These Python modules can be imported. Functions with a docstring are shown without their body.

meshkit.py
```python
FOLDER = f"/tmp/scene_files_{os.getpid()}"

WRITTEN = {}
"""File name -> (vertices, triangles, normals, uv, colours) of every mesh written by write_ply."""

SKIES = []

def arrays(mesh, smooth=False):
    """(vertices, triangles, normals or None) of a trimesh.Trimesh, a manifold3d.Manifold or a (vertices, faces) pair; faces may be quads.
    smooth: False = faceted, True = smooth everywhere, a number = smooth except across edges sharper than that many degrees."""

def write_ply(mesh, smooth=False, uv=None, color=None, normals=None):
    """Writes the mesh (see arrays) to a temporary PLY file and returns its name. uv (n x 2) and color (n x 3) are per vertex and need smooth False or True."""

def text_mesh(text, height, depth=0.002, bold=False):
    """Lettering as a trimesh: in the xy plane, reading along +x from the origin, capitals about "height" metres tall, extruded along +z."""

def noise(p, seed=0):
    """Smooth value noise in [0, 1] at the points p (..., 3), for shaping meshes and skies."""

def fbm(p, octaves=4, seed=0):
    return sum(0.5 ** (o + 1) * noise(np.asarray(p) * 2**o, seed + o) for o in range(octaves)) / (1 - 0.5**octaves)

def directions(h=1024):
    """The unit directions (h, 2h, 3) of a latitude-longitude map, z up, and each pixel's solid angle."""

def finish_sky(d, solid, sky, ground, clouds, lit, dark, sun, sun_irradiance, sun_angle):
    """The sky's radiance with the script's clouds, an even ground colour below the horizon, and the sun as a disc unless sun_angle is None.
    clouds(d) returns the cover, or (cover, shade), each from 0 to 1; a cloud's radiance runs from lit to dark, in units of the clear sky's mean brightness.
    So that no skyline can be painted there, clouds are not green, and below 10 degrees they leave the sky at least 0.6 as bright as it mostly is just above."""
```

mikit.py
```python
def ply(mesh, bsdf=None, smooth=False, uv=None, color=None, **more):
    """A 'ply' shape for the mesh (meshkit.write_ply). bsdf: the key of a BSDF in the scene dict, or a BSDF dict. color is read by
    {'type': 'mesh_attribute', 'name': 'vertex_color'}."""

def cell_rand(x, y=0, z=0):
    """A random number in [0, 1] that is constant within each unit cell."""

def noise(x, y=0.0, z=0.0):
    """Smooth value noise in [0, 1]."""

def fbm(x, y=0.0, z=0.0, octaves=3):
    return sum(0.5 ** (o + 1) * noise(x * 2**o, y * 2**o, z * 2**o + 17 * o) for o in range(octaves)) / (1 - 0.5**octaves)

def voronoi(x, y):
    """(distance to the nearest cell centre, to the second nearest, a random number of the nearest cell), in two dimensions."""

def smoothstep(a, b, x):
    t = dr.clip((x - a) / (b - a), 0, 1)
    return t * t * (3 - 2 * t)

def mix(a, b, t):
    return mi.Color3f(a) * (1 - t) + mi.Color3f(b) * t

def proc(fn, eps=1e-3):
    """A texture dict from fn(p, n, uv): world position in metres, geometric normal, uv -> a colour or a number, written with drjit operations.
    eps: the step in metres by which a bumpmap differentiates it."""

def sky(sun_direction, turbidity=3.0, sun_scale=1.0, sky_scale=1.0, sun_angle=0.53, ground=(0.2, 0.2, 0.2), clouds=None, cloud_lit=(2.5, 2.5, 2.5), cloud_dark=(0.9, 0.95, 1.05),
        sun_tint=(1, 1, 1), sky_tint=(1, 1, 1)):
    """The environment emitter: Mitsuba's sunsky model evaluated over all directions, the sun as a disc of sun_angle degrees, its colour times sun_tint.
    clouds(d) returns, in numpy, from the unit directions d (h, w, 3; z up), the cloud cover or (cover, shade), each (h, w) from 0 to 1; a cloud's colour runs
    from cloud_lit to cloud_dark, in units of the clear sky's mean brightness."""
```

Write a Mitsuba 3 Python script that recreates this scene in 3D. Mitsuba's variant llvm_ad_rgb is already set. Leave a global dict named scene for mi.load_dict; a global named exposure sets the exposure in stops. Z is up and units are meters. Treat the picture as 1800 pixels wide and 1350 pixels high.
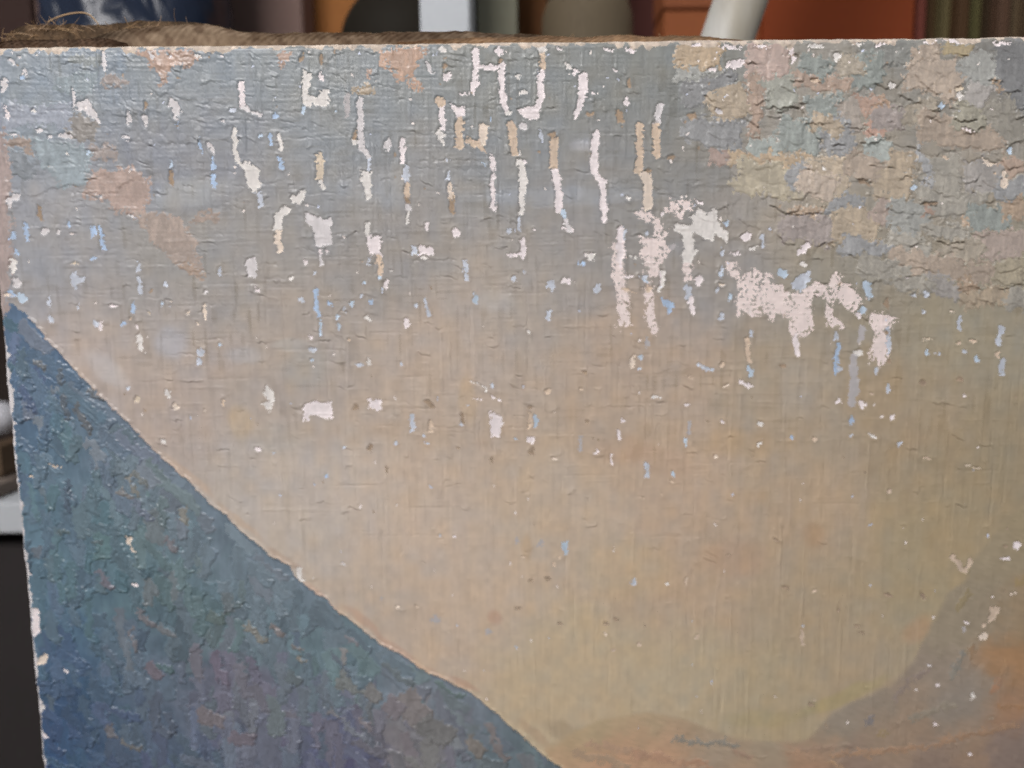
import math
import numpy as np
import drjit as dr
import trimesh
import mitsuba as mi
import mikit
from mikit import proc, noise, fbm, smoothstep
import meshkit

T = mi.ScalarTransform4f


def mix(a, b, t):
    a, b = (x if isinstance(x, mi.Color3f) else mi.Color3f(*map(float, x)) for x in (a, b))
    return a * (1 - t) + b * t

scene, labels = {}, {}

# ------------------------------------------------------------------ camera, light, exposure
FOCAL, DIST, PITCH, ROLL = 1400.0, 0.39, math.radians(7.6), math.radians(0.6)
FW = np.array([0, math.cos(PITCH), -math.sin(PITCH)])
R0, U0 = np.array([1.0, 0, 0]), np.array([0, math.sin(PITCH), math.cos(PITCH)])
RT = R0 * math.cos(ROLL) - U0 * math.sin(ROLL)
UP = U0 * math.cos(ROLL) + R0 * math.sin(ROLL)
CAM = -DIST * FW
scene['camera'] = {'type': 'thinlens', 'fov': math.degrees(2 * math.atan(900 / FOCAL)), 'fov_axis': 'x',
                   'to_world': T().look_at(origin=CAM.tolist(), target=(CAM + FW).tolist(), up=UP.tolist()),
                   'aperture_radius': 0.0034, 'focus_distance': 0.334, 'near_clip': 0.02, 'far_clip': 50.0}
exposure = 0.0


def lamp(key, pos, target, w, h, rgb):
    scene[key] = {'type': 'rectangle', 'to_world': T().look_at(origin=list(pos), target=list(target), up=[0, 0.3, 1]) @ T().scale([w / 2, h / 2, 1]),
                  'bsdf': {'type': 'diffuse', 'reflectance': {'type': 'rgb', 'value': [.5, .5, .5]}},
                  'emitter': {'type': 'area', 'radiance': {'type': 'rgb', 'value': list(rgb)}}}


lamp('ceiling_lamp', (-0.50, -1.20, 0.98), (0.06, 0.0, -0.06), 0.62, 0.42, (30.4, 29.6, 29.2))
scene['room_light'] = {'type': 'constant', 'radiance': {'type': 'rgb', 'value': [0.27, 0.28, 0.30]}}
labels['ceiling_lamp'] = {'label': 'wide white lamp panel hanging above the camera outside the picture', 'category': 'lamp'}


def at(px, py, Y=0.0):
    """a pixel of the photograph -> the point where its ray meets the upright plane y = Y"""
    d = FW + RT * ((px - 900) / FOCAL) - UP * ((py - 675) / FOCAL)
    return CAM + d * ((Y - CAM[1]) / d[1])


S = 0.5 / 1800 * 1.003                 # one canvas unit in metres


def cu(px, py):
    """-> canvas units on the painting (x right, y down)"""
    q = at(px, py)
    return np.array([q[0] / S, -q[2] / S])


# ------------------------------------------------------------------ materials
def lin(c):
    c = np.asarray(c, float) / 255
    return np.where(c <= .04045, c / 12.92, ((c + .055) / 1.055) ** 2.4)


def rgb(c):
    return {'type': 'rgb', 'value': [float(x) for x in np.clip(c, 0.004, 0.92)]}


GAIN = 1.08                            # picture value of a surface -> its base colour


def streak(p, n, uv):
    x, z = p.x / S, p.z / S
    a = fbm(x / 9.0, z / 26.0, 3.0, 3)
    b = noise(x / 3.0, z / 4.0, 7.0)
    return dr.clip((a - 0.3) * 1.5 + (b - 0.5) * 0.5, 0, 1)


scene['streak_pattern'] = proc(streak)
REF = lambda k: {'type': 'ref', 'id': k}


def plain(key, c, rough=.5, spec=.4, **more):
    if key not in scene:
        scene[key] = {'type': 'twosided', 'b': {'type': 'principled', 'base_color': rgb(c), 'roughness': rough, 'specular': spec, **more}}
    return key


def mute(c, k):
    """a paint mixed with its own grey"""
    m = sum(c) / 3
    return tuple(v + (m - v) * k for v in c)


def paint(c, rough=.36, spec=.45, spread=0.16):
    """a paint of the given picture value, streaked with a slightly different mix of itself"""
    c = tuple(int(round(v / 5) * 5) for v in c)
    key = 'paint_%d_%d_%d_%d' % (*c, rough * 100)
    if key not in scene:
        b = lin(c) * GAIN
        hi, lo = b * (1 + spread), b * (1 - spread) * 0.92 + 0.08 * b.mean()
        mk = lambda v: {'type': 'principled', 'base_color': rgb(v), 'roughness': rough, 'specular': spec}
        scene[key] = {'type': 'twosided', 'b': {'type': 'blendbsdf', 'weight': REF('streak_pattern'), 'x': mk(lo), 'y': mk(hi)}}
    return key


# ------------------------------------------------------------------ noise on arrays
def vnoise(x, y, seed, wrap=512):
    tab = np.random.default_rng(seed).random((wrap, wrap)).astype(np.float32)
    i, j = np.floor(x).astype(np.int64), np.floor(y).astype(np.int64)
    fx, fy = x - i, y - j
    fx, fy = fx * fx * (3 - 2 * fx), fy * fy * (3 - 2 * fy)
    i0, j0, i1, j1 = i % wrap, j % wrap, (i + 1) % wrap, (j + 1) % wrap
    return (tab[i0, j0] * (1 - fx) + tab[i1, j0] * fx) * (1 - fy) + (tab[i0, j1] * (1 - fx) + tab[i1, j1] * fx) * fy


def vfbm(x, y, seed, octaves=3):
    return sum(.5 ** (o + 1) * vnoise(x * 2 ** o, y * 2 ** o, seed + o) for o in range(octaves)) / (1 - .5 ** octaves)


def sst(a, b, x):
    t = np.clip((x - a) / (b - a), 0, 1)
    return t * t * (3 - 2 * t)


# ------------------------------------------------------------------ the canvas grid (canvas units)
XL, YT = -0.2472 / S, -0.1599 / S      # left and top edge of the painting
XR, YB = 0.40 / S, 0.33 / S
xs = np.concatenate([np.arange(XL, 965, 1.62), np.arange(968, XR + 5, 9.0)])
ys = np.concatenate([np.arange(YT, 742, 1.62), np.arange(746, YB + 5, 9.0)])
GX, GY = np.meshgrid(xs, ys)
NR, NC = GX.shape
# ragged edges follow the weave: a warp shared by all outlines
WX = (vfbm(GX / 17, GY / 17, 11) - .5) * 9 + (vnoise(GX / 5, GY / 5, 12) - .5) * 5
WY = (vfbm(GX / 17, GY / 17, 21) - .5) * 9 + (vnoise(GX / 5, GY / 5, 22) - .5) * 5
PX, PY = GX + WX, GY + WY              # for ragged outlines
QX, QY = GX + WX * .45, GY + WY * .45  # for calmer outlines

LAB = np.zeros((NR, NC), np.int32)     # which part each cell belongs to
PARTS = {0: ('sky_paint', 'mat_sky')}
LABTXT = {}


def new_part(name, mat, label=None):
    k = len(PARTS)
    PARTS[k] = (name, mat)
    if label:
        LABTXT[k] = label
    return k


def window(x0, x1, y0, y1):
    a, b = np.searchsorted(xs, [x0, x1])
    c, d = np.searchsorted(ys, [y0, y1])
    return slice(max(c - 1, 0), min(d + 1, NR)), slice(max(a - 1, 0), min(b + 1, NC))


def sd_poly(x, y, P):
    d2 = np.full(x.shape, 1e18)
    inside = np.zeros(x.shape, bool)
    n = len(P)
    for i in range(n):
        a, b = P[i], P[(i + 1) % n]
        e = b - a
        t = np.clip(((x - a[0]) * e[0] + (y - a[1]) * e[1]) / (e @ e + 1e-9), 0, 1)
        d2 = np.minimum(d2, (x - a[0] - t * e[0]) ** 2 + (y - a[1] - t * e[1]) ** 2)
        c = (a[1] > y) != (b[1] > y)
        if abs(e[1]) > 1e-9:
            inside ^= c & (x < a[0] + (y - a[1]) * e[0] / e[1])
    d = np.sqrt(d2)
    return np.where(inside, -d, d)


def sd_line(x, y, P, w):
    d2 = np.full(x.shape, 1e18)
    for i in range(len(P) - 1):
        a, e = P[i], P[i + 1] - P[i]
        t = np.clip(((x - a[0]) * e[0] + (y - a[1]) * e[1]) / (e @ e + 1e-9), 0, 1)
        d2 = np.minimum(d2, (x - a[0] - t * e[0]) ** 2 + (y - a[1] - t * e[1]) ** 2)
    return np.sqrt(d2) - w / 2


def sd_spot(x, y, c, rx, ry, ang):
    a = math.radians(ang)
    u = (x - c[0]) * math.cos(a) + (y - c[1]) * math.sin(a)
    v = -(x - c[0]) * math.sin(a) + (y - c[1]) * math.cos(a)
    k = np.sqrt((u / rx) ** 2 + (v / ry) ** 2)
    return (k - 1) * min(rx, ry)


SPK = vnoise(GX / 2.1, GY / 2.1, 71) - .5
SPB = vnoise(GX / 5.5, GY / 5.5, 73) - .5

# ------------------------------------------------------------------ outlines on the painting
pts = lambda seq: np.array([cu(*q) for q in seq])
RIDGE = [(4, 545), (20, 532), (33, 543), (60, 567), (80, 597), (103, 617), (118, 637), (150, 670), (167, 687), (200, 720), (233, 750), (267, 790), (300, 817), (333, 847), (387, 900), (397, 907),
         (417, 927), (460, 963), (480, 980), (510, 993), (520, 1013), (547, 1037), (573, 1053), (600, 1080), (633, 1103), (667, 1130), (710, 1153), (747, 1180), (797, 1200), (840, 1227), (883, 1263),
         (917, 1293), (950, 1323), (987, 1350), (1080, 1440), (1190, 1560)]
RID = pts(RIDGE)
MOUNT = np.vstack([RID, [[RID[-1, 0] + 200, YB + 300], [XL - 300, YB + 300], [XL - 300, RID[0, 1]]]])
HILL = [(950, 1310), (990, 1285), (1060, 1257), (1150, 1245), (1200, 1258), (1283, 1288), (1330, 1298), (1417, 1296), (1440, 1270), (1460, 1247), (1500, 1227), (1560, 1200), (1600, 1160), (1633, 1093),
        (1660, 1043), (1693, 1017), (1710, 973), (1747, 930), (1785, 895), (1830, 850), (2000, 640)]
HIL = pts(HILL)
HILLP = np.vstack([HIL, [[XR + 300, YB + 300], [RID[-1, 0], YB + 300], RID[-1], RID[-3]]])
MT = sd_poly(GX + WX * .8, GY + WY * .8, MOUNT)
HT = sd_poly(QX, QY, HILLP)
K_M = new_part('mountain_paint', 'mat_mountain', 'thick blue green paint of the dark slope along the lower left')
K_H = new_part('hill_paint', 'mat_hill', 'brown and mauve paint of the low hill in the lower right corner')
LAB[HT + 5 * (SPK + SPB) + 14 * (vfbm(GX / 22, GY / 22, 74) - .5) < 0] = K_H
LAB[MT + 2.5 * SPK < 0] = K_M
isM = MT < 0

# ------------------------------------------------------------------ relief (metres)
rng = np.random.default_rng(5)
PIT = 7.2
th_i = np.floor(GX / PIT + .35 * (vfbm(GX / 90, GY / 140, 31) - .5) * 4)
ph = GX / PIT + .35 * (vfbm(GX / 90, GY / 140, 31) - .5) * 4 - th_i
tv_i = np.floor(GY / PIT + .35 * (vfbm(GX / 140, GY / 90, 32) - .5) * 4)
pv = GY / PIT + .35 * (vfbm(GX / 140, GY / 90, 32) - .5) * 4 - tv_i
ampx = vnoise(th_i * 7.31, GY / 34, 33)
ampy = vnoise(tv_i * 5.17, GX / 34, 34)
WV = np.sin(ph * math.pi) * (.25 + 1.1 * ampx ** 2)
WH = np.sin(pv * math.pi) * (.25 + 1.1 * ampy ** 2)
over = ((th_i + tv_i) % 2) * 2 - 1
WEAVE = WV * (1 + .35 * over) + WH * (1 - .35 * over)         # crests of the burlap
low = sst(150, 420, GY)
H = (0.000050 + .000030 * (1 - low)) * WEAVE
H += 0.00016 * (vfbm(GX / 40, GY / 60, 36) - .5) + 0.00010 * (vfbm(GX / 6, GY / 9, 37) - .5)
# fine vertical brush marks low down in the sky
H += 0.00011 * low * (vnoise(GX / 3.0, GY / 60, 38) - .5)
HILLF = sst(5, -25, HT)
H += HILLF * 0.00025 * (vfbm((GX + GY * .6) / 14, (GY - .35 * GX) / 40, 39) - .5)
H = np.where(isM, 0.25 * H + 0.0003 * (vfbm(GX / 18, GY / 18, 40) - .5), H)
# paint ridge where the slope meets the sky
H += 0.00075 * np.exp(-((MT - 1.5) / 2.8) ** 2) * (.4 + 1.0 * vfbm(GX / 22, GY / 22, 41)) * (GY > cu(0, 560)[1])
H -= 0.00035 * np.exp(-((MT + 5) / 3.0) ** 2) * .6 * vfbm(GX / 30, GY / 30, 42) * (GY > cu(0, 560)[1])


def dab(name, c, L, W, ang, col, thick=.0003, ridge=.0003, label=None, bris=.00008, seed=0, warp=1.0, rough=.36, only=None, bend=0.0, spread=.16, scum=5.0):
    """one stroke of paint: its cells, its thickness, the lip at its edge and the bristle marks along it"""
    r = math.hypot(L, W) * .62 + 8
    ws = window(c[0] - r, c[0] + r, c[1] - r, c[1] + r)
    x, y = GX[ws] + WX[ws] * warp, GY[ws] + WY[ws] * warp
    a = math.radians(ang)
    u = (x - c[0]) * math.cos(a) + (y - c[1]) * math.sin(a)
    v = -(x - c[0]) * math.sin(a) + (y - c[1]) * math.cos(a)
    v = v + bend * (u / L) ** 2 * W
    rad = min(L, W) * .2
    qx, qy = np.abs(u) - L / 2 + rad, np.abs(v) - W / 2 + rad
    d = np.hypot(np.maximum(qx, 0), np.maximum(qy, 0)) + np.minimum(np.maximum(qx, qy), 0) - rad
    m = d + scum * (1.3 * SPK[ws] + SPB[ws]) < 0
    d = np.minimum(d, 0)
    if only is not None:
        m &= only[ws]
    if m.sum() < 6:
        return None
    k = new_part(name, paint(col, rough, spread=spread), label)
    t = np.clip(-d / 5, 0, 1)
    end = np.clip(u / L + .5, 0, 1)
    h = thick * t * (.45 + .8 * end) + ridge * np.exp(-((d + 2.6) / 2.0) ** 2) * (.35 + .9 * end) + bris * (vnoise(v / 2.2 + seed * 3.7, u / 34 + seed, 60) - .5) * 2 * t
    Hs = H[ws]
    Hs[m] = .55 * Hs[m] + h[m]
    LAB[ws][m] = k
    return k


def patch(name, poly, col, thick=.00008, label=None, ragged=1.0, seed=0, only=None):
    """a thin area of paint with a traced outline"""
    P = pts(poly)
    ws = window(P[:, 0].min() - 14, P[:, 0].max() + 14, P[:, 1].min() - 14, P[:, 1].max() + 14)
    x, y = GX[ws] + WX[ws] * ragged, GY[ws] + WY[ws] * ragged
    d = sd_poly(x, y, P)
    m = d + 13 * (SPK[ws] + SPB[ws]) < 0
    d = np.minimum(d, 0)
    if only is not None:
        m &= only[ws]
    k = new_part(name, paint(col), label)
    Hs = H[ws]
    Hs[m] += (thick * np.clip(-d / 4, 0, 1) + thick * .8 * np.exp(-((d + 2) / 2) ** 2))[m]
    LAB[ws][m] = k


def tile(o, q, s=3.0):
    return [(o[0] + a / s, o[1] + b / s) for a, b in q]


A, B, C, Dt, Et, Ft, Gt, Ht, It = (0, 0), (600, 0), (1200, 0), (0, 450), (600, 450), (1200, 450), (0, 900), (600, 900), (1200, 900)
NOTM = ~isM
# --- peach and tan underpaint showing in the sky
for o, q, c in [
        (A, [(470, 930), (560, 895), (700, 885), (790, 950), (800, 1040), (770, 1140), (720, 1190), (680, 1130), (600, 1110), (520, 1030), (430, 1030)], (168, 150, 140)),
        (A, [(690, 1120), (770, 1130), (850, 1110), (960, 1160), (1030, 1260), (1030, 1330), (1060, 1390), (1075, 1450), (1000, 1430), (940, 1400), (860, 1330), (790, 1270)], (167, 149, 140)),
        (A, [(1000, 1150), (1090, 1110), (1180, 1110), (1140, 1160), (1040, 1180)], (158, 145, 135)),
        (A, [(720, 270), (900, 262), (1100, 260), (1240, 268), (1190, 300), (1080, 320), (990, 350), (910, 350), (870, 430), (850, 450), (825, 380), (780, 315)], (172, 146, 132)),
        (A, [(1450, 262), (1525, 262), (1500, 355), (1480, 360), (1450, 300)], (175, 152, 135)),
        (A, [(0, 760), (90, 715), (160, 735), (190, 860), (150, 870), (105, 790), (40, 790), (0, 830)], (155, 140, 132)),
        (A, [(530, 400), (640, 395), (665, 430), (600, 465), (540, 440)], (150, 141, 135)),
        (A, [(330, 590), (420, 600), (520, 650), (520, 740), (400, 740), (330, 680)], (142, 135, 130)),
        (A, [(470, 770), (560, 760), (660, 800), (560, 850), (480, 840)], (152, 142, 135)),
        (B, [(190, 280), (260, 250), (480, 240), (450, 280), (400, 320), (390, 400), (450, 480), (375, 460), (340, 400), (300, 415), (240, 335), (220, 370), (180, 360)], (178, 148, 130)),
        (B, [(60, 445), (170, 430), (160, 490), (80, 490)], (165, 150, 130)),
        (B, [(120, 350), (170, 345), (170, 390), (125, 390)], (168, 145, 130)),
        (Dt, [(900, 40), (1000, 30), (1080, 95), (1060, 115), (1000, 80)], (170, 150, 135)),
        (A, [(310, 290), (560, 280), (700, 300), (640, 340), (380, 340)], (140, 145, 145)),
        (A, [(320, 400), (520, 380), (500, 470), (400, 520), (300, 470)], (136, 144, 150)),
        (A, [(170, 740), (330, 730), (480, 800), (440, 980), (330, 990), (200, 860)], (144, 153, 160)),
        (A, [(50, 790), (110, 770), (190, 900), (150, 960), (60, 900)], (128, 136, 142)),
        (A, [(590, 280), (665, 285), (660, 380), (600, 380)], (128, 142, 152)),
        (A, [(0, 540), (200, 560), (380, 540), (370, 680), (200, 650), (0, 690)], (148, 157, 165))]:
    patch('underpaint_patch', tile(o, q), c, only=NOTM)
patch('bare_margin', [(-80, 225), (8, 232), (20, 300), (16, 380), (22, 450), (18, 520), (2, 580), (-80, 600)], (160, 144, 138), label='pinkish unpainted strip along the left edge', only=None)
def upper_paint(c):
    r, g, b = c[0] * .98 + 14, c[1] * .95 + 13, c[2] * .95 + 13
    if r - b < 13:
        m = (r + g + b) / 3
        return m - 2, m, m - 3
    if r - g < 30:
        return mute((r + 5, g + 4, b + 1), .36)
    return mute((r, g + 4, b + 2), .34)


# --- palette knife strokes in the upper right corner and along the top (tile, cx, cy, length, width, angle, colour)
KN = [(1000, 270, 360, 130, 4, (128, 134, 134)), (1740, 400, 300, 170, 88, (122, 124, 124)), (950, 380, 190, 165, 0, (142, 142, 136)), (500, 470, 170, 150, 80, (150, 150, 136)),
      (140, 470, 250, 140, -12, (136, 136, 128)), (60, 375, 180, 70, -8, (160, 160, 155)), (80, 290, 190, 110, 0, (178, 160, 122)), (250, 545, 180, 150, -25, (172, 155, 128)),
      (440, 320, 200, 150, 0, (178, 156, 140)), (380, 560, 260, 60, 88, (172, 138, 116)), (730, 440, 240, 75, 12, (176, 142, 120)), (1350, 400, 290, 170, 18, (172, 156, 132)),
      (1450, 262, 140, 60, 0, (172, 150, 110)), (1270, 275, 150, 60, 5, (166, 150, 128)), (1560, 380, 160, 150, 60, (150, 154, 156)), (970, 560, 290, 75, 10, (176, 140, 116)), (1010, 690, 120, 85, 85, (182, 138, 116)),
      (750, 580, 180, 135, -10, (138, 150, 152)), (880, 620, 150, 100, 70, (160, 150, 138)), (1090, 620, 140, 110, 10, (152, 140, 132)), (1250, 600, 150, 110, 0, (158, 142, 128)), (620, 720, 210, 140, 15, (150, 152, 154)), (820, 740, 190, 130, 80, (148, 150, 150)),
      (760, 660, 150, 60, 20, (176, 156, 126)), (1480, 700, 430, 140, 8, (166, 142, 124)), (1520, 570, 190, 150, 85, (150, 146, 128)), (1700, 640, 220, 120, 60, (138, 134, 126)), (1020, 800, 140, 120, 0, (154, 164, 166)),
      (230, 830, 160, 90, 5, (172, 146, 126)), (430, 790, 140, 95, 10, (166, 158, 160)), (150, 700, 260, 110, 10, (142, 144, 146)), (560, 855, 540, 70, 4, (180, 160, 120)), (470, 950, 330, 150, 10, (176, 160, 130)),
      (750, 970, 230, 210, 80, (184, 166, 138)), (610, 940, 120, 110, 70, (150, 156, 158)), (1000, 900, 280, 100, 14, (168, 152, 128)), (1120, 990, 180, 170, 30, (172, 154, 128)), (1190, 860, 180, 90, 12, (166, 152, 124)), (1340, 950, 220, 190, 85, (150, 148, 134)),
      (1270, 870, 200, 40, 75, (155, 160, 164)), (1590, 950, 200, 180, 80, (150, 146, 140)), (1750, 880, 140, 90, -5, (176, 144, 120)), (1730, 1000, 160, 110, 10, (150, 150, 148)), (850, 1100, 190, 130, 10, (150, 152, 148)),
      (650, 1130, 170, 60, 4, (178, 148, 122)), (680, 1210, 270, 120, 2, (148, 140, 132)), (910, 1200, 220, 160, 12, (172, 156, 130)), (1090, 1130, 160, 120, 30, (164, 144, 128)), (1230, 1160, 260, 170, 8, (154, 156, 148)), (1310, 1105, 80, 60, 0, (176, 140, 118)),
      (1450, 1080, 240, 110, 0, (150, 152, 138)), (1500, 1160, 90, 50, 85, (180, 148, 118)), (1620, 1150, 200, 120, 5, (146, 150, 144)), (1750, 1100, 130, 90, 0, (172, 142, 118)), (1650, 1290, 320, 120, -4, (164, 150, 138)), (1380, 1220, 240, 60, 8, (150, 150, 142)),
      (1180, 1300, 220, 100, 18, (156, 156, 146)), (980, 1310, 260, 80, 10, (150, 152, 146)), (1480, 1320, 200, 100, 0, (160, 150, 132)), (1280, 1400, 360, 120, 10, (166, 152, 126)), (1560, 1440, 380, 110, -4, (162, 148, 122)), (1060, 1420, 240, 90, 15, (148, 146, 136)),
      (1740, 1420, 180, 120, 0, (158, 146, 120)), (1400, 1520, 280, 90, 12, (150, 148, 136)), (1620, 1560, 260, 90, -6, (160, 146, 120)), (1500, 1500, 90, 60, 20, (164, 132, 108)), (1760, 1570, 120, 110, 0, (148, 146, 134)), (1210, 1500, 220, 80, 12, (150, 146, 136)),
      (700, 980, 170, 120, 20, (186, 168, 142)), (1050, 540, 60, 40, 0, (180, 142, 114)), (1660, 480, 90, 40, 70, (170, 138, 110)), (1540, 500, 110, 90, 20, (158, 156, 150)), (690, 350, 150, 70, 20, (132, 142, 146)), (880, 350, 130, 80, 10, (160, 148, 134))]
for i, (x, y, L, W, a, c) in enumerate(KN):
    dab('knife_stroke', cu(1200 + x / 3, y / 3), L / 3 * 1.16, W / 3 * 1.16, a, upper_paint(c), .00036, .00028, seed=i, warp=2.2, only=NOTM, bris=.0001, scum=8, bend=((i * 37) % 11 - 5) * .05)
# --- strokes of the dark slope
r2 = np.random.default_rng(77)


SLOPE = [(60, 620, 90, 109, 131), (60, 700, 86, 107, 129), (150, 760, 90, 112, 126), (300, 900, 98, 117, 124), (200, 1000, 90, 112, 122), (90, 1000, 92, 114, 128), (90, 1100, 82, 107, 126), (100, 1180, 76, 97, 122), (105, 1260, 57, 79, 108), (70, 1340, 62, 86, 118),
         (250, 1150, 90, 107, 120), (400, 1210, 112, 112, 126), (300, 1320, 84, 98, 118), (500, 1100, 100, 119, 126), (600, 1150, 104, 122, 130), (700, 1200, 110, 124, 136), (800, 1240, 112, 122, 132), (720, 1270, 124, 119, 120), (600, 1330, 92, 97, 120), (900, 1330, 104, 117, 124),
         (200, 740, 112, 121, 134), (310, 850, 114, 124, 136), (400, 950, 112, 125, 138), (500, 1020, 112, 123, 136), (450, 1050, 106, 122, 130), (1000, 1400, 104, 116, 122), (200, 1270, 80, 97, 116), (300, 1240, 92, 104, 118), (330, 1050, 96, 116, 122), (480, 1260, 104, 110, 124)]
SLP = [tuple(float(v) for v in (*cu(a, b), *(lin([v * 1.01 for v in c]) * GAIN))) for a, b, *c in SLOPE]


def slope_colour(px, py, d):
    """the mix of paint used at one place of the slope"""
    w = np.array([math.exp(-((px - a) ** 2 + (py - b) ** 2) / 5000) + 1e-9 for a, b, *c in SLOPE])
    c = (w[:, None] * np.array([q[2:] for q in SLOPE])).sum(0) / w.sum()
    if d is None:
        return c
    c = c * 1.0 + r2.normal(0, 4.5) + r2.normal(0, .9, 3)
    u = r2.random()
    if u < .06:
        c = c * .7 + .3 * np.array([136, 126, 126])
    elif u < .12:
        c = c * .84 + .16 * np.array([84, 116, 104])
    elif u < .16:
        c = c * .8 + .2 * np.array([110, 106, 128])
    return tuple(np.clip(np.array(mute(tuple(c), .03)) * 1.02, 0, 255))


for name, total, big_ in (('broad_stroke', 190, 1.35), ('brush_stroke', 285, .82)):
    n = 0
    for i in range(3000):
        px, py = r2.uniform(0, 1000), r2.uniform(550, 1390)
        q = cu(px, py)
        d = -float(sd_poly(q[:1], q[1:], MOUNT)[0])
        if d < 6:
            continue
        lo_ = .35 + .65 * min(d / 70, 1)
        if d < 48 and px < 900:
            ang, L, W = 42 + r2.normal(0, 8), r2.uniform(60, 110), r2.uniform(18, 32)
            if d < W * .5 + 4:
                continue
        else:
            ang, L, W = r2.choice([90, 76, 50, 104, 25], p=[.52, .22, .12, .09, .05]) + r2.normal(0, 8), r2.uniform(44, 100) * big_, r2.uniform(14, 28) * big_
        if dab(name, q, L, W, ang, slope_colour(px, py, d), r2.uniform(.00012, .0005) * lo_, r2.uniform(.00018, .00065) * lo_, seed=i + n, warp=1.5, only=isM, bend=r2.normal(0, .9), bris=.00012, scum=3, spread=.10):
            n += 1
        if n >= total:
            break
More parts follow.
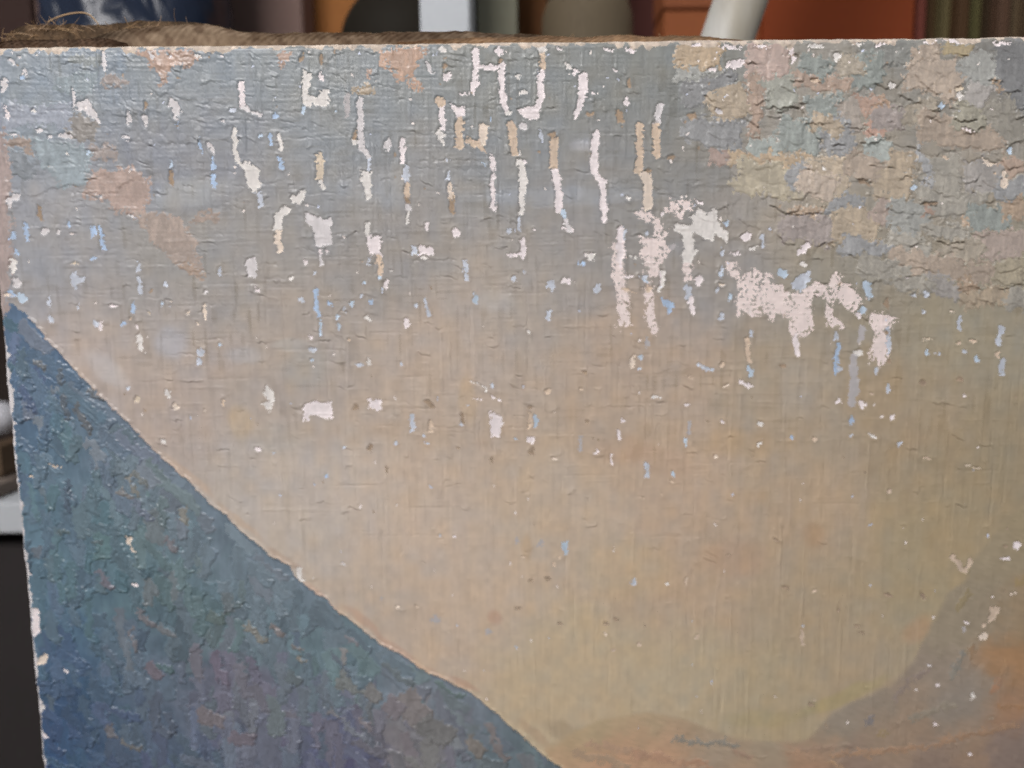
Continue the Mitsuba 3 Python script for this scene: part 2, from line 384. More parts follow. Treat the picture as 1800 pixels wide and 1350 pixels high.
# accents seen in the slope
for (px, py, L, W, a, c) in [(300, 955, 34, 13, 52, (120, 112, 122)), (185, 1020, 44, 14, 52, (128, 120, 128)), (255, 1085, 46, 13, 38, (130, 120, 124)), (290, 1108, 40, 14, 34, (124, 116, 126)), (234, 1125, 44, 9, 80, (136, 122, 126)),
                             (441, 1105, 30, 15, 60, (158, 138, 128)), (457, 1120, 30, 13, 28, (154, 136, 126)), (487, 1108, 28, 11, 35, (150, 132, 124)), (520, 1138, 22, 10, 40, (140, 118, 112)), (531, 1160, 18, 8, 40, (172, 150, 126)),
                             (194, 1285, 26, 18, 80, (128, 122, 120)), (230, 1308, 46, 9, 26, (138, 128, 120)), (270, 1180, 44, 22, 55, (128, 116, 122)), (345, 1165, 66, 22, 84, (122, 116, 132)), (384, 1175, 70, 20, 74, (116, 110, 128)),
                             (425, 1195, 74, 20, 78, (120, 114, 128)), (455, 1225, 60, 20, 70, (112, 108, 126)), (370, 1262, 56, 28, 22, (132, 118, 122)), (425, 1300, 50, 26, 12, (126, 112, 116)), (620, 1200, 66, 40, 20, (134, 126, 126)),
                             (655, 1218, 40, 22, 50, (140, 130, 128)), (725, 1245, 74, 50, 55, (140, 128, 124)), (690, 1245, 40, 36, 40, (130, 124, 122)), (765, 1285, 70, 46, 30, (128, 122, 122)), (862, 1285, 42, 15, 72, (158, 132, 120)),
                             (836, 1312, 46, 24, 50, (148, 128, 118)), (880, 1322, 50, 18, 55, (142, 124, 116)), (603, 1155, 36, 13, 90, (160, 146, 142)), (617, 1128, 34, 9, 32, (150, 140, 140)), (622, 1285, 60, 12, 38, (132, 140, 156)),
                             (640, 1272, 40, 9, 48, (148, 138, 140)), (590, 1255, 40, 8, 40, (134, 130, 126)), (690, 1322, 56, 11, 22, (122, 122, 138)), (650, 1315, 70, 16, 26, (108, 110, 130)), (222, 868, 34, 10, 48, (146, 132, 124)),
                             (245, 840, 40, 9, 40, (134, 126, 124)), (235, 855, 44, 8, 62, (140, 126, 118)), (322, 905, 34, 12, 85, (142, 126, 116)), (70, 640, 24, 12, 20, (116, 118, 122)), (168, 695, 30, 9, 25, (104, 108, 108)),
                             (105, 660, 32, 11, 84, (92, 102, 112)), (115, 715, 46, 11, 82, (84, 100, 112)), (143, 735, 56, 10, 66, (96, 96, 104)), (120, 870, 60, 9, 92, (70, 92, 116)), (48, 700, 50, 14, 70, (70, 92, 140)), (40, 640, 60, 18, 88, (80, 106, 140)),
                             (400, 1060, 40, 20, 88, (98, 118, 114)), (380, 1085, 40, 22, 20, (92, 112, 110)), (517, 1195, 34, 18, 40, (94, 108, 110)), (270, 1035, 26, 10, 60, (112, 130, 130)), (110, 935, 24, 9, 20, (80, 100, 102)), (172, 952, 24, 9, 10, (80, 98, 100)),
                             (610, 1180, 90, 8, 52, (86, 106, 122)), (205, 1250, 90, 14, 20, (60, 90, 138)), (130, 1160, 70, 18, 30, (56, 86, 138)), (90, 1100, 60, 24, 84, (76, 112, 140)), (700, 1185, 70, 12, 38, (98, 122, 122)), (790, 1212, 60, 10, 28, (96, 124, 118))]:
    dab('accent_stroke', cu(px, py), L, W, a, mute(tuple(.62 * (v * .84 + 18) + .38 * w_ for v, w_ in zip(c, slope_colour(px, py, None))), .25), .0004, .00045, seed=int(px), warp=1.5, scum=4, only=isM, bend=.5)
# --- strokes of the brown hill
isH = (HT < 0) & ~isM
HS = [(1560, 1318, 260, 13, -6, (166, 132, 106)), (1720, 1288, 150, 14, -14, (164, 130, 102)), (1440, 1314, 120, 10, -3, (162, 134, 110)), (1420, 1328, 150, 12, 16, (174, 138, 110)), (1470, 1345, 80, 8, 40, (180, 142, 112)), (1100, 1318, 150, 14, 12, (176, 142, 114)),
      (1180, 1335, 150, 18, 10, (176, 140, 112)), (1060, 1335, 110, 16, 16, (172, 142, 116)), (1690, 1055, 50, 12, -60, (150, 133, 104)), (1710, 1150, 46, 12, 88, (152, 124, 98)), (1565, 1282, 60, 9, -35, (156, 132, 102)), (1527, 1265, 24, 9, -70, (130, 122, 122)), (1795, 1020, 30, 14, 0, (156, 134, 98)),
      (1240, 1305, 120, 9, 6, (140, 132, 122)), (1640, 1250, 90, 14, -20, (146, 132, 118)), (1760, 1190, 70, 12, -70, (160, 124, 94)), (1780, 1240, 60, 10, 0, (164, 122, 92)), (1600, 1200, 90, 12, -45, (144, 130, 118)), (1680, 1170, 60, 10, -70, (142, 132, 122)), (1300, 1325, 100, 9, 8, (164, 136, 112))]
for i, (px, py, L, W, a, c) in enumerate(HS):
    dab('hill_stroke', cu(px, py), L, W, a, mute([v + 6 for v in c], .1), .00018, .00016, seed=i + 900, warp=1.8, only=isH, bris=.00012, spread=.10, scum=9)

# ------------------------------------------------------------------ cracks and lifted flakes
def crack(P, lift, gap, reach=16, w=1.9):
    """paint lifted above a crack and the gap below its edge; P runs from left to right"""
    ws = window(P[:, 0].min() - 6, P[:, 0].max() + 6, P[:, 1].min() - reach * 3, P[:, 1].max() + 14)
    x, y = GX[ws], GY[ws] + WY[ws] * .9
    yc = np.interp(x, P[:, 0], P[:, 1])
    e = np.clip(np.minimum(x - P[0, 0], P[-1, 0] - x) / 5, 0, 1)
    v = yc - y
    H[ws] += e * np.where(v >= 0, lift * np.exp(-v / reach), -gap * np.exp(-(v / w) ** 2))


r3 = np.random.default_rng(9)
for q, s in [([(430, 592), (500, 565), (560, 560), (620, 590), (680, 680), (750, 765)], 1.), ([(1130, 500), (1200, 525), (1260, 556)], 1), ([(1280, 630), (1400, 636)], .7), ([(1420, 626), (1480, 640), (1555, 632)], 1.2), ([(900, 945), (1010, 977)], .8),
             ([(450, 1095), (560, 1132), (740, 1130)], 1.1), ([(480, 1220), (550, 1290), (600, 1303)], .8), ([(1240, 1066), (1340, 1082)], 1.5), ([(1330, 1272), (1400, 1280), (1490, 1285)], 1.2), ([(1580, 1060), (1645, 1055)], .8),
             ([(1090, 760), (1250, 800)], .5), ([(920, 740), (1040, 780)], .9), ([(700, 1290), (800, 1270)], .6), ([(1200, 1400), (1330, 1440)], .7), ([(1480, 1510), (1620, 1530)], .7), ([(1660, 1545), (1790, 1490)], .9), ([(620, 885), (700, 900)], .7), ([(1210, 390), (1350, 510)], .7),
             ([(560, 610), (590, 630)], .8), ([(1690, 490), (1790, 490)], .7), ([(1700, 1050), (1760, 1045)], .7), ([(1650, 1440), (1780, 1400)], .6)]:
    q = [(a + (c - a) * f, b + (d - b) * f + r3.normal(0, 7)) for (a, b), (c, d) in zip(q[:-1], q[1:]) for f in (0, .33, .66)] + [q[-1]]
    crack(pts(tile(C, q)), .00062 * s, .00042 * s)
for i in range(560):
    px, py = r3.uniform(20, 1790), 90 + 900 * r3.random() ** 1.35
    q = cu(px, py)
    if MOUNT is not None and float(sd_poly(q[:1], q[1:], MOUNT)[0]) < 8:
        continue
    corner = px > 1240 and py < 560
    L = r3.uniform(8, 30) * (1.15 if corner else 1)
    sl = r3.normal(.12, .22)
    crack(np.array([[q[0] - L / 2, q[1] - sl * L / 2], [q[0], q[1] + r3.normal(0, 1.5)], [q[0] + L / 2, q[1] + sl * L / 2]]), r3.uniform(.0001, .00042) * (1.7 if corner else 1), r3.uniform(.0001, .00035), r3.uniform(4, 10), 1.6)
# long horizontal thread lines pressed through the thin paint, upper and middle sky
for i in range(110):
    px, py = r3.uniform(60, 1250), r3.uniform(100, 760)
    q = cu(px, py)
    if float(sd_poly(q[:1], q[1:], MOUNT)[0]) < 40:
        continue
    L = r3.uniform(30, 120)
    crack(np.array([[q[0] - L / 2, q[1]], [q[0] - L / 6, q[1] + r3.normal(0, 1.2)], [q[0] + L / 6, q[1] + r3.normal(0, 1.2)], [q[0] + L / 2, q[1] + r3.normal(0, 2)]]), r3.uniform(.00002, .0001), r3.uniform(.0001, .00026), 4, 1.5)

from scipy.spatial import cKDTree
r6 = np.random.default_rng(61)


def ridge_line(q, L, up, hgt, w):
    """one thick thread pressing through the paint"""
    m = 8
    ws = window(q[0] - (m if up else L / 2), q[0] + (m if up else L / 2), q[1] - (L / 2 if up else m), q[1] + (L / 2 if up else m))
    a, b = (GX[ws] - q[0], GY[ws] - q[1]) if up else (GY[ws] - q[1], GX[ws] - q[0])
    a = a + (WX[ws] if up else WY[ws]) * .3
    H[ws] += hgt * (1 if up else .6) * (.3 + 1.2 * vnoise(GX[ws] / 14, GY[ws] / 14, 62)) * np.exp(-(a / w) ** 2) * np.clip((L / 2 - np.abs(b)) / 12, 0, 1)


for i in range(900):
    up = r6.random() < .78
    px, py = r6.uniform(0, 1800), r6.uniform(90, 1280 if up else 950)
    q = cu(px, py)
    if float(sd_poly(q[:1], q[1:], MOUNT)[0]) < 30 or float(sd_poly(q[:1], q[1:], HILLP)[0]) < 0:
        continue
    q[0 if up else 1] = round(q[0 if up else 1] / PIT) * PIT
    ridge_line(q, r6.uniform(30, 150), up, r6.choice([1, 1, -1]) * r6.uniform(.00008, .00024), r6.uniform(1.5, 2.6))


for i in range(260):
    px, py = r6.uniform(250, 1750), 640 + 640 * r6.random()
    q = cu(px, py)
    if float(sd_poly(q[:1], q[1:], MOUNT)[0]) < 14:
        continue
    a_, b_ = r6.uniform(2.5, 7), r6.uniform(2, 5)
    ws = window(q[0] - 16, q[0] + 16, q[1] - 14, q[1] + 14)
    H[ws] += r6.uniform(.00006, .00026) * np.exp(-((GX[ws] + WX[ws] * .7 - q[0]) / a_) ** 2 - ((GY[ws] + WY[ws] * .7 - q[1]) / b_) ** 2)


def plates(step, sx, sy, seed):
    rr_ = np.random.default_rng(seed)
    gx, gy = np.meshgrid(np.arange(XL - 60, 1010, step * sx), np.arange(YT - 60, 760, step * sy))
    P_ = np.stack([gx.ravel() + rr_.uniform(-.5, .5, gx.size) * step * sx, gy.ravel() + rr_.uniform(-.5, .5, gx.size) * step * sy], 1)
    sc_ = np.array([1 / sx, 1 / sy])
    f = np.stack([(GX + WX * 1.1).ravel(), (GY + WY * 1.1).ravel()], 1)
    d_, k_ = cKDTree(P_ * sc_).query(f * sc_, k=2)
    off, tx, ty = rr_.random(len(P_)), rr_.normal(0, 1, len(P_)), rr_.random(len(P_))
    k0 = k_[:, 0]
    loc = f - P_[k0]
    sh = GX.shape
    return (d_[:, 1] - d_[:, 0]).reshape(sh), off[k0].reshape(sh), (loc[:, 0] * tx[k0]).reshape(sh), (loc[:, 1] * ty[k0]).reshape(sh)


def zone(px, py, rx, ry):
    c = cu(px, py)
    return sst(1.25, .7, np.sqrt(((GX - c[0]) / rx) ** 2 + ((GY - c[1]) / ry) ** 2) + .5 * (vfbm(GX / 60, GY / 60, 91) - .5))


ZC = np.clip(zone(1560, 300, 330, 260) + .55 * zone(130, 230, 230, 170), 0, 1) * ~isM
e1, o1, x1_, y1_ = plates(30, 1.25, .85, 92)
H += ZC * (.00034 * o1 + .0000045 * x1_ + .000026 * y1_ * (o1 > .35)) * (.4 + vfbm(GX / 50, GY / 50, 93))
e2, o2, x2_, y2_ = plates(13, 1.2, .8, 94)
H += ZC * (.00012 * o2 + .00001 * y2_)
# fine net of cracks over the upper sky
ZU_ = sst(760, 250, GY - YT) * (.35 + .9 * vfbm(GX / 80, GY / 80, 95)) * ~isM
H -= ZU_ * .00014 * np.exp(-(e1 / 1.6) ** 2) * (vnoise(GX / 22, GY / 22, 96) > .45)

# ------------------------------------------------------------------ lost paint: (kind, tile, shape)
# kinds: w white ground, c cream ground, b pale blue, p faint lavender film, k brown burlap, s white broken up by the weave
W_, N_ = 'L', 'S'
LOSS = []
P = lambda k, o, *q: LOSS.append((k, 'P', tile(o, q), 0))
Ln = lambda k, o, w, *q: LOSS.append((k, 'L', tile(o, q), w / 3))
Sp = lambda k, o, *spots: [LOSS.append((k, 'S', tile(o, [s[:2]]), (s[2] / 3, s[3] / 3, s[4] if len(s) > 4 else 0))) for s in spots]
# upper left
Ln('w', A, 36, (1268, 435), (1278, 500), (1276, 555)); Ln('w', A, 26, (1276, 565), (1360, 605))
P('w', A, (1590, 370), (1640, 385), (1640, 440), (1625, 490), (1665, 505), (1690, 465), (1732, 470), (1740, 560), (1700, 565), (1640, 548), (1630, 578), (1600, 555), (1588, 500))
P('w', A, (895, 508), (940, 538), (952, 590), (932, 645), (914, 605), (882, 556))
P('w', A, (400, 535), (470, 515), (500, 580), (528, 655), (500, 645), (450, 595), (405, 585))
Ln('w', A, 30, (540, 285), (556, 365))
P('w', A, (0, 418), (50, 415), (30, 482), (0, 495)); P('w', A, (20, 1062), (60, 1028), (100, 1008), (112, 1042), (70, 1072), (48, 1105))
Sp('w', A, (1692, 398, 19, 24), (680, 620, 19, 38), (760, 637, 18, 34), (385, 520, 15, 46), (125, 380, 15, 24), (35, 600, 13, 42), (183, 585, 18, 13), (207, 685, 22, 16), (72, 712, 22, 13), (265, 720, 22, 10), (660, 725, 22, 12, 55),
   (1175, 638, 15, 9), (232, 1222, 28, 25), (310, 1225, 13, 13), (690, 1130, 24, 9, 20), (525, 1025, 22, 8, 45), (1690, 1332, 15, 26), (1725, 1322, 11, 20), (60, 330, 28, 16, 40), (100, 300, 20, 12, 30), (900, 300, 16, 10), (1040, 290, 26, 14, 30), (800, 295, 22, 10, 40), (1160, 290, 20, 9, 30))
Ln('w', A, 26, (318, 710), (378, 718)); Ln('w', A, 26, (1100, 758), (1130, 802)); Ln('w', A, 30, (1235, 690), (1235, 790), (1250, 850), (1278, 880))
P('w', A, (1262, 866), (1310, 848), (1362, 888), (1378, 960), (1366, 1012), (1330, 1012), (1298, 972), (1288, 912))
Ln('w', A, 28, (1465, 712), (1482, 785)); Ln('c', A, 46, (1680, 820), (1682, 930)); Ln('w', A, 30, (1686, 955), (1695, 988))
P('w', A, (1528, 1052), (1600, 988), (1618, 1010), (1602, 1062), (1560, 1082)); Ln('w', A, 42, (1508, 1100), (1462, 1140), (1460, 1200)); Ln('c', A, 36, (1466, 1225), (1472, 1320))
P('w', A, (1598, 1118), (1700, 1150), (1742, 1148), (1757, 1282), (1700, 1302), (1660, 1292), (1648, 1200), (1608, 1172))
P('b', A, (1335, 1016), (1370, 1006), (1397, 1092), (1370, 1088)); Ln('b', A, 20, (1115, 818), (1125, 882)); Ln('b', A, 22, (1127, 925), (1128, 988)); Ln('b', A, 24, (1425, 710), (1425, 762)); Ln('b', A, 26, (1472, 830), (1482, 882))
Sp('b', A, (930, 652, 10, 18), (110, 412, 20, 14), (460, 800, 18, 14), (1056, 765, 11, 46), (1225, 572, 18, 14), (1456, 610, 25, 21), (1595, 585, 14, 20), (1765, 587, 11, 15), (60, 1242, 22, 28), (135, 1215, 15, 45), (490, 1215, 18, 35), (527, 1218, 17, 30),
   (537, 1285, 14, 40), (360, 1180, 14, 18), (80, 1322, 14, 28), (1375, 712, 14, 10), (895, 865, 12, 14))
Sp('k', A, (905, 945, 14, 45), (210, 1130, 14, 50), (1590, 300, 10, 22), (1690, 310, 9, 26), (760, 560, 8, 30))
# upper middle
Ln('w', B, 38, (705, 260), (705, 400), (690, 482)); Ln('w', B, 34, (735, 350), (775, 345), (825, 352)); Ln('w', B, 40, (845, 340), (840, 480), (862, 580)); Ln('w', B, 26, (872, 590), (888, 592))
Ln('w', B, 50, (1050, 245), (1056, 268)); Ln('c', B, 38, (1058, 290), (1055, 350)); Ln('w', B, 42, (1048, 385), (1050, 500), (1036, 565)); P('w', B, (928, 568), (1000, 548), (1042, 572), (1048, 622), (990, 642), (958, 602))
Ln('w', B, 42, (1275, 402), (1265, 515)); Ln('w', B, 38, (1260, 532), (1240, 598))
Sp('w', B, (830, 270, 24, 19), (1195, 345, 21, 19), (1230, 377, 18, 23), (560, 400, 31, 21), (460, 350, 14, 34, -20), (930, 402, 19, 9), (950, 485, 30, 12), (955, 665, 27, 17, 30), (635, 490, 27, 8), (75, 745, 23, 18), (245, 765, 25, 30), (930, 802, 14, 16),
   (960, 850, 14, 16), (1505, 530, 15, 33), (1505, 1040, 19, 10), (605, 1228, 24, 30), (448, 1195, 14, 26), (1010, 1208, 14, 6), (1195, 1205, 28, 19), (1300, 1342, 26, 12), (525, 255, 22, 16), (1410, 258, 34, 10), (1520, 258, 30, 14), (1150, 262, 20, 10), (1320, 495, 15, 6), (1450, 375, 15, 7, 30))
Ln('p', B, 26, (30, 500), (30, 605)); Ln('w', B, 38, (98, 520), (95, 700), (110, 780), (132, 818)); Ln('b', B, 24, (138, 830), (140, 893)); P('w', B, (103, 905), (160, 903), (164, 1048), (122, 1048), (124, 1000), (103, 952))
Ln('w', B, 34, (322, 740), (322, 852)); Ln('b', B, 35, (342, 872), (342, 958)); Ln('c', B, 32, (345, 975), (345, 1025)); Ln('w', B, 34, (345, 1080), (350, 1100)); Ln('w', B, 22, (345, 1118), (345, 1175))
Ln('c', B, 50, (515, 525), (525, 540)); Ln('w', B, 35, (530, 570), (530, 672)); Ln('w', B, 33, (515, 692), (535, 755)); P('w', B, (568, 550), (652, 555), (652, 618), (600, 622)); Ln('c', B, 46, (620, 628), (618, 770))
Ln('c', B, 52, (745, 665), (740, 755)); Ln('c', B, 38, (660, 740), (712, 758)); Ln('c', B, 22, (740, 765), (752, 796)); Ln('c', B, 56, (895, 655), (905, 800))
Ln('w', B, 42, (935, 850), (955, 930), (955, 1020), (945, 1112)); Ln('b', B, 24, (938, 1142), (940, 1212)); Ln('b', B, 22, (1045, 690), (1050, 737)); Ln('c', B, 36, (572, 972), (572, 1042)); Ln('w', B, 30, (793, 832), (795, 895)); Ln('w', B, 34, (797, 920), (800, 1092))
Ln('c', B, 56, (1115, 742), (1120, 880)); Ln('w', B, 46, (1127, 902), (1140, 1000), (1140, 1100)); Ln('b', B, 26, (1165, 1108), (1178, 1150)); Ln('w', B, 32, (1182, 1155), (1195, 1212))
Ln('w', B, 45, (1345, 702), (1330, 800), (1332, 905)); Ln('w', B, 38, (1345, 925), (1375, 962), (1380, 1060), (1382, 1162)); Ln('c', B, 48, (1570, 662), (1575, 800), (1565, 900)); Ln('c', B, 62, (1602, 925), (1617, 1000), (1610, 1085))
Ln('w', B, 44, (1680, 550), (1660, 645)); Ln('c', B, 44, (1655, 665), (1660, 812)); Ln('w', B, 37, (135, 1182), (140, 1230)); P('w', B, (130, 1240), (207, 1233), (210, 1360), (150, 1350), (133, 1300))
P('w', B, (405, 1287), (482, 1295), (488, 1337), (400, 1342)); P('b', B, (368, 1283), (402, 1288), (392, 1342), (362, 1335)); Ln('w', B, 37, (955, 1260), (955, 1350)); Ln('w', B, 24, (885, 1340), (940, 1336)); Ln('w', B, 46, (1472, 1205), (1478, 1350))
Sp('b', B, (780, 620, 12, 18), (550, 838, 14, 14), (558, 920, 16, 25), (880, 1215, 18, 18), (745, 865, 12, 16, -30), (1490, 1235, 12, 34))
Sp('k', B, (578, 1085, 18, 46), (1470, 610, 18, 42, -20), (1310, 600, 26, 12), (345, 1048, 14, 18), (1115, 708, 20, 14), (835, 310, 14, 16), (70, 700, 10, 26), (1740, 825, 22, 12), (1520, 440, 10, 20), (540, 345, 8, 20), (1620, 900, 16, 14))
# upper right
Sp('w', C, (20, 1080, 24, 26), (330, 1245, 32, 25), (280, 1332, 32, 10), (370, 1305, 16, 16), (1100, 450, 24, 19), (740, 882, 17, 15), (285, 335, 46, 22, -10), (240, 340, 14, 20), (580, 300, 15, 32), (810, 300, 26, 25), (570, 262, 16, 25), (1450, 500, 30, 22, 40), (1490, 683, 26, 7, 20),
   (190, 585, 20, 9, 40), (90, 235, 46, 14), (250, 245, 60, 12), (420, 240, 40, 10), (700, 245, 50, 12), (920, 232, 36, 12), (1040, 228, 40, 10), (1290, 222, 60, 12), (1440, 212, 70, 16), (1680, 225, 50, 12), (150, 370, 24, 10, 20))
Ln('w', C, 34, (660, 1290), (615, 1332)); Ln('b', C, 20, (415, 1240), (415, 1302)); Sp('b', C, (1350, 555, 26, 14, 20), (1720, 790, 20, 20), (1220, 990, 18, 14), (230, 1180, 14, 10)); Sp('c', C, (1385, 827, 24, 12, 20), (1450, 465, 18, 12), (690, 425, 24, 12), (1640, 920, 8, 8))
P('c', C, (1560, 830), (1640, 850), (1652, 866), (1600, 872)); Ln('c', C, 32, (1690, 900), (1690, 972)); Sp('k', C, (45, 615, 26, 18), (1300, 1072, 40, 10), (960, 965, 30, 10, 15))
# middle left
P('b', Dt, (375, 88), (400, 78), (415, 105), (447, 113), (442, 140), (415, 150), (408, 184), (390, 165), (368, 137)); Ln('b', Dt, 20, (728, 40), (728, 78)); Ln('b', Dt, 26, (737, 110), (742, 192))
Sp('w', Dt, (85, 140, 30, 32), (65, 50, 22, 46), (600, 262, 24, 12), (525, 362, 15, 26), (1350, 172, 18, 9), (1532, 120, 15, 9), (1610, 35, 17, 17), (1640, 432, 13, 17), (880, 725, 19, 27), (857, 970, 18, 12), (1355, 1020, 19, 14), (720, 376, 12, 14, -30), (1078, 190, 14, 15))
Sp('b', Dt, (255, 240, 11, 26), (265, 330, 15, 22), (410, 270, 13, 13), (700, 270, 16, 33), (650, 355, 19, 12, 30), (500, 355, 18, 20), (870, 150, 10, 15), (850, 245, 13, 15), (1055, 508, 26, 20), (1045, 548, 16, 26), (1160, 462, 14, 11), (1155, 72, 13, 25), (485, 8, 22, 10),
   (1655, 82, 13, 18), (1590, 235, 15, 15), (1735, 245, 19, 14), (1780, 320, 13, 17), (1785, 370, 13, 18), (1645, 495, 22, 20), (1645, 548, 17, 12), (672, 690, 14, 16), (1445, 1035, 14, 10), (1720, 1155, 15, 15), (110, 220, 40, 26, 40), (60, 200, 30, 18, 30))
Sp('c', Dt, (988, 303, 15, 13), (390, 45, 32, 8), (900, 235, 10, 6), (722, 757, 22, 19), (925, 800, 19, 20), (1075, 808, 14, 14), (1175, 765, 10, 18), (680, 325, 14, 8), (1040, 355, 10, 8), (785, 300, 10, 8), (300, 1108, 28, 8, 12), (170, 1165, 14, 8), (40, 205, 30, 10, 20))
Ln('c', Dt, 26, (1080, 268), (1085, 330)); P('w', Dt, (708, 410), (740, 405), (752, 460), (746, 490), (760, 512), (735, 502), (713, 457)); P('w', Dt, (1298, 8), (1355, 5), (1357, 60), (1342, 122), (1310, 112), (1293, 50)); Ln('w', Dt, 28, (1690, -5), (1695, 36))
Ln('b', Dt, 26, (1662, 180), (1668, 250), (1676, 312)); Ln('b', Dt, 14, (1685, 330), (1690, 410)); P('w', Dt, (1398, 672), (1420, 680), (1447, 720), (1442, 770), (1430, 824), (1400, 802), (1368, 776), (1410, 768), (1385, 720))
P('w', Dt, (1598, 790), (1650, 770), (1690, 775), (1747, 763), (1757, 842), (1730, 867), (1690, 837), (1640, 827), (1630, 872), (1603, 867))
# centre
Ln('c', Et, 30, (190, 0), (205, 60), (205, 92)); Sp('b', Et, (145, 20, 15, 23), (205, 108, 14, 14), (215, 178, 10, 12), (905, 120, 15, 19), (965, 80, 15, 10, 30), (160, 245, 19, 12), (60, 250, 11, 19), (105, 210, 13, 10), (120, 135, 14, 11), (15, 285, 10, 16), (705, 222, 19, 36),
   (1100, 160, 23, 29), (1350, 172, 23, 27), (1090, 310, 17, 36), (1595, 120, 32, 14, 30), (1575, 530, 17, 15), (1570, 592, 13, 14), (320, 565, 8, 17), (785, 685, 13, 15), (430, 950, 11, 15), (447, 995, 11, 10), (285, 985, 17, 18), (632, 882, 13, 15), (917, 966, 14, 12),
   (15, 1010, 11, 10), (1750, 1140, 18, 20), (390, 258, 14, 12), (1270, 35, 28, 12), (90, 575, 32, 13))
Sp('w', Et, (232, 150, 19, 27), (265, 80, 15, 8, 40), (430, 5, 26, 10), (345, 352, 21, 25), (140, 325, 22, 10, 30), (210, 215, 11, 8), (1185, 132, 36, 17), (985, 402, 14, 10, 40), (140, 560, 16, 22, -30), (995, 968, 26, 25), (1660, 740, 32, 10), (1480, 868, 13, 17), (1350, 1025, 20, 12), (1510, 105, 38, 10))
Ln('b', Et, 29, (650, 25), (656, 128)); Ln('b', Et, 24, (440, 235), (456, 312)); P('w', Et, (1280, -20), (1337, -10), (1332, 42), (1300, 22)); Ln('s', Et, 60, (1460, -60), (1455, 130), (1480, 210), (1492, 345)); Ln('s', Et, 80, (1625, 0), (1640, 70))
Ln('w', Et, 34, (1690, 90), (1682, 155)); Ln('s', Et, 46, (1618, 165), (1625, 290), (1640, 382)); P('b', Et, (1688, 218), (1750, 248), (1752, 272), (1720, 302), (1703, 272)); Sp('p', Et, (1610, 450, 14, 32)); Sp('c', Et, (1535, 552, 14, 34), (355, 500, 15, 8), (40, 436, 14, 7), (1125, 1070, 18, 10), (1748, 1192, 13, 10), (1260, 700, 16, 8), (1090, 708, 18, 10))
Ln('w', Et, 14, (682, 662), (762, 706)); Ln('w', Et, 14, (790, 730), (832, 762)); Ln('w', Et, 7, (680, 740), (760, 765)); P('w', Et, (133, 743), (207, 760), (208, 800), (187, 822), (138, 792)); P('w', Et, (778, 812), (847, 850), (847, 900), (837, 948), (795, 948), (778, 900))
P('c', Et, (978, 823), (1000, 830), (1003, 905), (982, 905)); P('b', Et, (1003, 832), (1028, 840), (1028, 906), (1006, 906)); Ln('b', Et, 28, (370, 837), (370, 920)); P('c', Et, (453, 858), (470, 868), (487, 927), (453, 922)); Ln('w', Et, 22, (1455, 917), (1462, 967)); Ln('w', Et, 20, (1420, 1047), (1420, 1097))
Ln('p', Et, 20, (1260, 950), (1262, 1020)); Ln('b', Et, 24, (1605, 1100), (1610, 1162)); Sp('k', Et, (465, 780, 22, 12, 30), (75, 795, 18, 12), (1000, 800, 18, 12), (640, 850, 12, 40), (150, 1005, 16, 20), (800, 1080, 8, 16), (1000, 1030, 14, 16), (240, 1125, 10, 22), (1300, 870, 16, 10), (610, 1010, 14, 8, 30), (1285, 610, 14, 7, 30))
# broken white area right of the centre
O1 = (1080, 330); g = lambda *q: [(O1[0] + a / 6.923, O1[1] + b / 6.923) for a, b in q]
for k, q in [('s', g((640, 110), (720, 150), (830, 140), (940, 160), (930, 270), (850, 300), (820, 390), (740, 330), (700, 290), (610, 300), (590, 240), (690, 210))), ('s', g((210, 310), (320, 270), (430, 330), (560, 390), (590, 480), (660, 560), (600, 620), (480, 560), (470, 450), (380, 400))),
             ('w', g((930, 310), (1040, 255), (1110, 310), (1180, 250), (1250, 270), (1250, 440), (1390, 520), (1390, 660), (1300, 620), (1230, 560), (1190, 660), (1110, 620), (1050, 560), (960, 560), (950, 680), (1030, 790), (950, 860), (930, 930), (830, 930), (820, 600), (700, 480), (830, 440), (920, 440))),
             ('s', g((290, 580), (420, 600), (560, 600), (680, 760), (620, 860), (540, 920), (480, 1050), (370, 1010), (380, 880), (290, 790), (340, 700)))]:
    LOSS.append((k, 'P', q, 0))
LOSS += [('w', 'L', g((60, 500), (70, 700), (60, 930)), 14), ('s', 'L', g((30, 950), (50, 1200), (80, 1340)), 15), ('w', 'S', g((150, 115)), (6, 3.5, 25)), ('b', 'S', g((1375, 430)), (5, 4, 30)), ('b', 'S', g((385, 535)), (7, 5, 20)), ('b', 'S', g((1310, 770)), (5, 6, 0)), ('w', 'S', g((580, 330)), (3.5, 5, 0)),
         ('w', 'S', g((1025, 185)), (7, 2.5, 30)), ('w', 'S', g((240, 835)), (10, 2.5, 30)), ('s', 'L', g((880, 950), (880, 1090)), 14), ('w', 'L', g((590, 1030), (580, 1180), (540, 1230)), 11), ('b', 'S', g((360, 1100)), (9, 4.5, 25)), ('w', 'S', g((1020, 1120)), (9, 9, 0)), ('c', 'S', g((1280, 1180)), (6, 4, 0)), ('b', 'S', g((1300, 1010)), (6, 8, 0)),
         ('c', 'S', g((150, 1240)), (14, 3, 10)), ('c', 'S', g((410, 1220)), (6, 8, 0)), ('b', 'S', g((1230, 1250)), (5, 6, 0)), ('p', 'S', g((700, 710)), (9, 5, 0)), ('w', 'S', g((760, 460)), (9, 3, 15))]
O2 = (1260, 450); g2 = lambda *q: [(O2[0] + a / 5.625, O2[1] + b / 5.625) for a, b in q]
